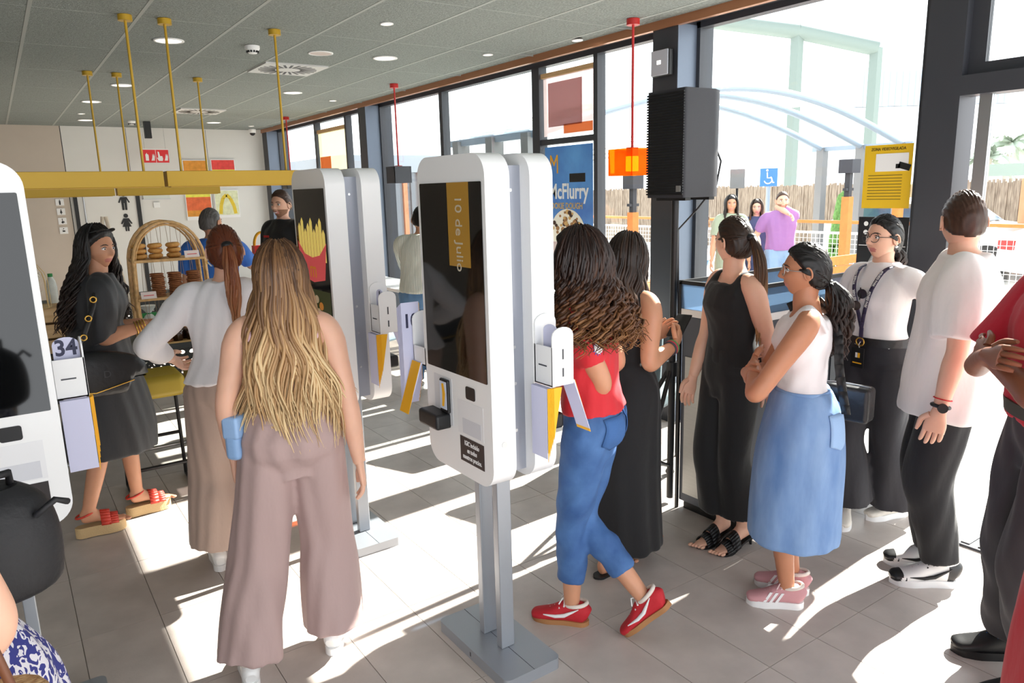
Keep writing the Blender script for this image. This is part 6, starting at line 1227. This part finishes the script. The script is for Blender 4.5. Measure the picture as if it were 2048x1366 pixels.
f = simple((2.26, 7.05), deg(205), 1.83, 'smiling bearded man in black polo by back wall', SK_L, False, ('short', H_SHORT, dict(cap=0.014, n=0)), cl('black_polo', (18, 18, 20), 0.8), M_DJ, True, beard=(150, 108, 84), smile=1, hy=12)
MB().box(0.05, 0.12, 0.148, 0.152, 1.40, 1.42).build('chest_print', M_RED, f.root)
simple((2.52, 8.4), deg(230), 1.36, 'dark-haired child standing behind the red meal box', SK_L, True, ('short', H_BLACK, dict(cap=0.012, n=0)), cl('white_tee', (240, 234, 232), 0.75), M_DJ, True)
M_STRP = bpy.data.materials.new('striped_shirt'); M_STRP.use_nodes = True; N = M_STRP.node_tree.nodes; L = M_STRP.node_tree.links
tc = N.new('ShaderNodeTexCoord'); wv = N.new('ShaderNodeTexWave'); wv.inputs['Scale'].default_value = 22; wv.inputs['Distortion'].default_value = 0.6; rp = N.new('ShaderNodeValToRGB'); rp.color_ramp.elements[0].color = hexc(128, 146, 132); rp.color_ramp.elements[1].color = hexc(240, 236, 226); rp.color_ramp.elements[1].position = 0.45
L.new(tc.outputs['Object'], wv.inputs['Vector']); L.new(wv.outputs[0], rp.inputs[0]); L.new(rp.outputs[0], N['Principled BSDF'].inputs['Base Color']); N['Principled BSDF'].inputs['Roughness'].default_value = 0.8
f = simple((3.00, 5.75), deg(50), 1.66, 'man in striped shirt and jeans leaning at window counter', SK_T, False, ('short', H_BLACK, dict(cap=0.01, n=0)), M_STRP, cl('mid_jeans', (92, 128, 168), 0.8), lean=(0, 0.22, 0), arms={1: (0.2, 0.5, 1.0), -1: (-0.2, 0.5, 1.0)}, sl=0.85)
f.head_rot = Euler((deg(-25), 0, 0))
# ================================================================== OUTDOORS
GZ = -0.06
gr = MB().box(4.44, 90, -60, 90, GZ-0.2, GZ).build('ground', mat('pavement', (190, 188, 184), 0.85, var=0.06, vscale=0.6)); struct(gr)
M_STL = mat('canopy_steel', (150, 166, 182), 0.45, 0.4)
o = empty('arched_canopy', (9.3, 7.8, GZ), 0, 'grey steel terrace canopy of three arches with pale roof', 'canopy')
arcp = lambda u: (-4.1+8.2*u, 2.40+0.72*math.sin(pi*u))
for k, y in enumerate((0.8, 0.0, -0.75)):
    pts = [arcp(u) for u in np.linspace(0, 1, 28)]
    MB().tube([(x, y, z-GZ) for x, z in pts], 0.055, 8).build('arch_rib', M_STL, o)
    for sx in (-4.1, 4.1): MB().box(sx-0.09, sx+0.09, y-0.07, y+0.07, 0, 2.42-GZ).build('post', mat('post_grey', (128, 130, 132), 0.5, 0.3), o)
for sx in (-4.1, 4.1): MB().box(sx-0.04, sx+0.04, -0.95, 1.0, 2.36-GZ, 2.44-GZ).build('side_beam', M_STL, o)
ra = MB(); U = np.linspace(0.02, 0.72, 22)
for a, b in zip(U, U[1:]):
    (x0, z0), (x1, z1) = arcp(a), arcp(b); ra.add([(x0, -0.7, z0+0.06-GZ), (x1, -0.7, z1+0.06-GZ), (x1, 0.8, z1+0.06-GZ), (x0, 0.8, z0+0.06-GZ)], [(0, 1, 2, 3)], 0, True)
ro = ra.build('roof_sheet', film_mat('canopy_sheet', (240, 240, 236), 0.35), o); ro.modifiers.new('s', 'SOLIDIFY').thickness = 0.02
o = empty('fabric_awning', (9.2, 10.2, 2.2), 0, 'beige striped fabric awning under the arched canopy', 'awning')
for k in range(7): MB().box(-2.2+0.62*k, -1.66+0.62*k, -0.6, 0.9, 0.06*k, 0.06*k+0.03, 0, Matrix.Rotation(-0.12, 4, 'Y')).build('fabric_strip', mat('awning_beige', (206, 200, 184), 0.8), o)
for x in (-2.0, 2.0): MB().cyl((x, 0.5, -2.26), (x, 0.5, 0.4), 0.04).build('post', M_STL, o)
# reed fence
fe = MB()
for k in range(900): y = -6+0.04*k; q = 0.03*random.random(); fe.box(18.0+q, 18.04+q, y, y+0.039, GZ, 1.66+0.09*random.random())
fo = fe.build('reed_fence', mat('reed', (176, 160, 142), 0.9, rgb2=(126, 110, 96), vscale=16, stretch=(1, 2, 0.25), bump=0.3, bscale=30)); tag(fo, 'tall brown reed screen fence behind the terrace', 'fence', kind='stuff')
# railing with orange top rail
M_ORW = mat('orange_wood', (214, 130, 66), 0.6, var=0.1, vscale=12)
o = empty('terrace_railing', (11.6, 6.0, GZ), 0, 'white mesh terrace railing with orange wooden top rail', 'railing')
MB().box(-0.05, 0.05, -7, 9, 1.15, 1.20).build('top_rail', M_ORW, o); MB().box(-0.02, 0.02, -7, 9, 0.98, 1.01).box(-0.02, 0.02, -7, 9, 0.25, 0.28).build('mesh_rail', M_SIGNW, o)
for k in range(9): MB().box(-0.025, 0.025, -7+2*k-0.025, -7+2*k+0.025, 0, 1.15).build('post', M_SIGNW, o)
mm = MB()
for k in range(200): mm.box(-0.004, 0.004, -7+0.08*k-0.003, -7+0.08*k+0.003, 0.27, 0.99)
for k in range(9): mm.box(-0.004, 0.004, -7, 9, 0.33+0.08*k, 0.336+0.08*k)
mm.build('wire_mesh', M_SIGNW, o)['kind'] = 'stuff'
for i, (x, y, zt) in enumerate(((10.63, 6.36, 2.1), (11.8, 6.2, 2.15), (8.0, 8.25, 1.95), (10.4, 3.0, 2.1))):
    o = empty('lamp_post', (x, y, GZ), 0, ['orange terrace lamp post beside the arch nearest the cypress', 'orange terrace lamp post beside the last arch', 'orange terrace lamp post seen below the orange cube lamp', 'orange terrace lamp post seen beyond the door'][i], 'lamp post')
    MB().box(-0.06, 0.06, -0.06, 0.06, 0, zt-0.55-GZ).build('wooden_post', M_ORW, o); MB().box(-0.04, 0.04, -0.04, 0.04, zt-0.55-GZ, zt-0.2-GZ).box(-0.1, 0.1, -0.03, 0.03, zt-0.46-GZ, zt-0.42-GZ).build('bracket', M_DARK, o); MB().box(-0.11, 0.11, -0.11, 0.11, zt-0.2-GZ, zt-GZ).build('lantern', mat('lamp_dark', (58, 60, 68), 0.5), o)
o = empty('parking_sign', (13.1, 9.58, GZ), deg(-54), 'blue accessible parking sign on grey pole', 'sign')
MB().cyl((0, 0.03, 0), (0, 0.03, 2.05-GZ), 0.04).build('pole', M_STL, o); MB().box(-0.17, 0.17, -0.01, 0.01, 1.72-GZ, 2.08-GZ).build('plate', mat('sign_blue', (62, 122, 206), 0.5), o)
sy = MB(); Mz = XZ(0, -0.011, 1.9-GZ); sy.tube([Mz @ Vector((0.075*math.cos(a)-0.01, 0.075*math.sin(a)-0.05, 0)) for a in np.linspace(-2.9, 0.9, 16)], 0.012, 6); sy.tube([Mz @ Vector(p) for p in [(-0.03, 0.10, 0), (-0.025, -0.01, 0), (0.05, -0.01, 0), (0.085, -0.11, 0), (0.11, -0.10, 0)]], 0.013, 6); sy.ell(Mz @ Vector((-0.032, 0.14, 0)), (0.024, 0.01, 0.024), 10, 6); sy.build('wheelchair_symbol', M_SIGNW, o)
o = empty('outdoor_speaker', (8.8, 6.96, GZ), deg(-50), 'grey loudspeaker on a thin stand outside', 'loudspeaker'); bevel(MB().box(-0.1, 0.1, -0.1, 0.1, 1.72-GZ, 1.99-GZ).build('cabinet', mat('speaker_grey2', (120, 122, 124), 0.6), o), 0.01); MB().cyl((0, 0, 0), (0, 0, 1.72-GZ), 0.018).build('pole', M_BLACK, o)
o = empty('cypress_tree', (14.2, 8.6, GZ), 0, 'small green conical cypress before the reed fence', 'tree'); m = MB()
for k in range(260): h = random.uniform(0.15, 1.6); a = random.uniform(0, 2*pi); r = 0.24*(1-h/1.75)**0.7; m.ell((r*math.cos(a), r*math.sin(a), h), (0.05, 0.05, 0.09), 6, 4)
m.build('foliage', mat('cypress', (96, 138, 70), 0.8, var=0.25, vscale=20), o); MB().cyl((0, 0, 0), (0, 0, 0.3), 0.03).build('trunk', M_ORW, o)
M_CARW = mat('car_white', (226, 230, 234), 0.25, coat=0.6); M_CARG = mat('car_glass', (70, 90, 112), 0.1)
def car(x, y, rz, label, m_):
    o = empty('parked_car', (x, y, GZ), rz, label, 'car'); b = MB(); side = [(-2.1, 0.35), (-2.15, 0.75), (-1.7, 0.9), (-0.9, 1.0), (-0.3, 1.42), (1.0, 1.46), (1.7, 1.05), (2.1, 0.95), (2.15, 0.4)]
    b.prism(side, -0.85, 0.85, Matrix.Rotation(pi/2, 4, 'X')); bevel(b.build('car_body', m_, o), 0.08, 3)
    for s_ in (-0.862, 0.852): MB().prism([(-0.75, 1.02), (-0.25, 1.36), (0.35, 1.38), (0.35, 1.0)], s_, s_+0.01, Matrix.Rotation(pi/2, 4, 'X')).build('side_window', M_CARG, o); MB().prism([(0.42, 1.0), (0.42, 1.38), (0.95, 1.38), (1.45, 1.05)], s_, s_+0.01, Matrix.Rotation(pi/2, 4, 'X')).build('side_window', M_CARG, o)
    MB().add([(-0.93, -0.7, 1.03), (-0.93, 0.7, 1.03), (-0.36, 0.62, 1.4), (-0.36, -0.62, 1.4), (-0.91, -0.7, 1.02), (-0.91, 0.7, 1.02), (-0.34, 0.62, 1.39), (-0.34, -0.62, 1.39)], [(0, 3, 2, 1), (4, 5, 6, 7), (0, 1, 5, 4), (2, 3, 7, 6), (0, 4, 7, 3), (1, 2, 6, 5)]).build('windscreen', M_CARG, o)
    for wx in (-1.35, 1.35):
        for wy in (-0.8, 0.8): MB().cyl((wx, wy-0.1, 0.32), (wx, wy+0.1, 0.32), 0.32, n=20).build('wheel', M_BLACK, o)
    MB().box(2.05, 2.16, -0.8, -0.5, 0.75, 0.9).build('tail_lamp', M_RED, o); MB().box(2.05, 2.16, 0.5, 0.8, 0.75, 0.9).build('tail_lamp', M_RED, o)
car(15.6, 7.4, 1.57, 'white van-like car parked behind the arched canopy', M_CARW); car(14.2, 3.3, 2.6, 'white car with red tail lamp seen beyond the door', M_CARW); car(21.5, 7.2, 2.2, 'pale blue car parked far beyond the door', mat('car_blue', (170, 190, 208), 0.3, coat=0.5))
# portal frame, warehouse, palms
o = empty('steel_portal_frame', (28, 19.4, GZ), 0, 'tall pale green steel portal frame in the distance', 'frame'); M_PG = mat('portal_green', (120, 134, 130), 0.7)
P = [(-4.5, 3.4, 8.7), (0, 0, 7.85), (2.55, -1.95, 7.1)]
for (a, b) in zip(P, P[1:]): MB().tube([(a[0], a[1], a[2]-GZ), (b[0], b[1], b[2]-GZ)], 0.32, 6).build('rafter', M_PG, o)
for p in P[1:]: MB().box(p[0]-0.18, p[0]+0.18, p[1]-0.18, p[1]+0.18, 0, p[2]-GZ).build('column', M_PG, o)
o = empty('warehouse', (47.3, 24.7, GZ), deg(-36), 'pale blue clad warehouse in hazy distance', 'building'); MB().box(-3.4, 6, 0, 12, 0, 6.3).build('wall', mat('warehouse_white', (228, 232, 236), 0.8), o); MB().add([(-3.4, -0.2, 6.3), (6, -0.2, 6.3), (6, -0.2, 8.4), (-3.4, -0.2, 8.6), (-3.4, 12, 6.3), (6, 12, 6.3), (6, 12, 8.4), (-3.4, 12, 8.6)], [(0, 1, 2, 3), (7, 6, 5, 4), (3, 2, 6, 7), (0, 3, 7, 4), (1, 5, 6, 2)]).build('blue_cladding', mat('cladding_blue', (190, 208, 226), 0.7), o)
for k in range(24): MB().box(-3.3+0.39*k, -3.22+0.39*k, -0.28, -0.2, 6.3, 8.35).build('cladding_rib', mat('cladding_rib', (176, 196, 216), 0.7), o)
def palm(x, y, h, label):
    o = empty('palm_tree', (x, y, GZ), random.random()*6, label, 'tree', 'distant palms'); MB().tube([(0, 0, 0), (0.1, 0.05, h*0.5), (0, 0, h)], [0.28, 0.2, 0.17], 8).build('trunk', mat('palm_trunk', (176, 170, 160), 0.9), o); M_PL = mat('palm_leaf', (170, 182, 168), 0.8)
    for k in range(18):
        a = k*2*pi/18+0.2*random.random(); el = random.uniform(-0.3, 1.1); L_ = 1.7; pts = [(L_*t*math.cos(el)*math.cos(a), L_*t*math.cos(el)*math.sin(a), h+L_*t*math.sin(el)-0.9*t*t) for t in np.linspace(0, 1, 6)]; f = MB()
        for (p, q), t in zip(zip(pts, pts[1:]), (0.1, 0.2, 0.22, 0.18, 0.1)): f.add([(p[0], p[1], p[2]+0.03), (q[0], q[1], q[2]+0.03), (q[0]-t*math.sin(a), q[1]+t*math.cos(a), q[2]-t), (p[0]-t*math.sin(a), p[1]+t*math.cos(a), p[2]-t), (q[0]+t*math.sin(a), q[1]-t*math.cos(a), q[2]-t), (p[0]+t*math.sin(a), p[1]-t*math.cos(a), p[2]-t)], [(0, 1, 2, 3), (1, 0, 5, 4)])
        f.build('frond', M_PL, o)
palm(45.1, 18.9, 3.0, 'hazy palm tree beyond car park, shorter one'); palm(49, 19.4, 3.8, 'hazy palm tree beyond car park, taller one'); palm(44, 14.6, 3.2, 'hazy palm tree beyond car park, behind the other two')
o = empty('green_awning_beam', (14.6, 4.6, GZ), 0, 'grey-green flat canopy edge seen through door glass', 'canopy'); MB().box(-0.6, 4, -3.5, 1.25, 1.86, 2.06).build('fascia', mat('fascia_green', (150, 168, 160), 0.6), o)
for y in (-3.2, 0.9): MB().cyl((3, y, 0), (3, y, 1.9), 0.07).build('column', M_STL, o)
o = MB().box(16.0, 16.3, 4.2, 6.1, GZ, 1.75).build('orange_wall', mat('orange_wall', (222, 160, 120), 0.8)); tag(o, 'orange rendered wall beyond the car park', 'wall')
# slatted annex beyond the striped shirt
o = empty('slatted_annex', (6.6, 12.2, GZ), 0, 'annex wall of orange and grey vertical slats outside window', 'building'); MB().box(-1.6, 1.4, 0.06, 3, 0, 2.5).build('wall', mat('annex_grey', (150, 154, 160), 0.7), o); MB().box(-1.6, 1.4, -0.02, 0.06, 2.2, 2.5).build('fascia', mat('annex_fascia', (160, 170, 182), 0.6), o)
for k in range(19): MB().box(-1.55+0.155*k, -1.47+0.155*k, 0, 0.06, 0, 2.2).build('slat', mat('slat_orange', (214, 140, 104), 0.7) if k % 2 else mat('slat_grey', (126, 132, 140), 0.7), o)
# terrace furniture
for i, (x, y) in enumerate(((8.9, 5.0), (9.9, 4.0), (7.6, 7.3))):
    o = empty('terrace_bench', (x, y, GZ), 0.4*i, ['orange wooden terrace bench near man in purple shirt', 'orange wooden terrace bench near the door', 'orange wooden terrace bench behind woman in black top'][i], 'bench')
    for k in range(3): MB().box(-0.6, 0.6, -0.22+0.15*k, -0.09+0.15*k, 0.44, 0.48).build('seat_slat', M_ORW, o)
    for k in range(3): MB().box(-0.6, 0.6, 0.24, 0.27, 0.55+0.13*k, 0.66+0.13*k).build('back_slat', M_ORW, o)
    for sx in (-0.5, 0.5): MB().box(sx-0.03, sx+0.03, -0.2, 0.26, 0, 0.44).box(sx-0.02, sx+0.02, 0.27, 0.29, 0, 0.92).build('leg_frame', M_STL, o)
# people outside
az = lambda x, y: math.atan2(-y, -x)
simple((8.26, 6.62, GZ), az(8.2, 6.6)+0.1, 1.70, 'long-haired woman in sage green dress standing outside', SK_T, True, ('long', H_BLACK, dict(cap=0.014, n=150, L=0.35, wave=0.006, rad=0.009, spread=0.2, back=0.02)), cl('sage_dress', (150, 160, 138), 0.8), None, True, dress=[(0.42, .21, .19, 0, 0), (0.8, .195, .165, 0, 0), (1.0, .165, .13, 0, 0), (1.1, .14, .11, 0, 0)])
simple((8.72, 6.55, GZ), az(8.7, 6.5), 1.63, 'woman in navy blue dress standing outside', SK_L, True, ('long', H_BRN, dict(cap=0.014, n=130, L=0.2, wave=0.006, rad=0.009, spread=0.2, back=0.02)), cl('navy_dress', (66, 74, 110), 0.8), None, True, dress=[(0.42, .20, .18, 0, 0), (0.8, .195, .165, 0, 0), (1.0, .165, .13, 0, 0), (1.1, .14, .11, 0, 0)])
f = simple((8.62, 6.08, GZ), az(8.6, 6.1)+0.2, 1.73, 'man in purple t-shirt and jeans with hand at his mouth outside', SK_L, False, ('short', H_SHORT, dict(cap=0.008, n=0)), cl('purple_tee', (150, 104, 160), 0.8), cl('pale_jeans', (130, 156, 186), 0.8), True, beard=(150, 108, 84), arms={-1: (-0.05, 0.20, 1.44), 1: (0.27, 0.05, 0.95)})
simple((7.12, 6.2, GZ), az(7.1, 6.2)-1.3, 1.68, 'person in pale top and jeans outside beside the pillar', SK_L, True, ('long', H_BRN, dict(cap=0.014, n=100, L=0.2)), cl('pale_top', (226, 214, 208), 0.8), cl('mid_jeans', (92, 128, 168), 0.8), arms={1: (0.12, 0.35, 1.1), -1: (-0.12, 0.35, 1.1)})
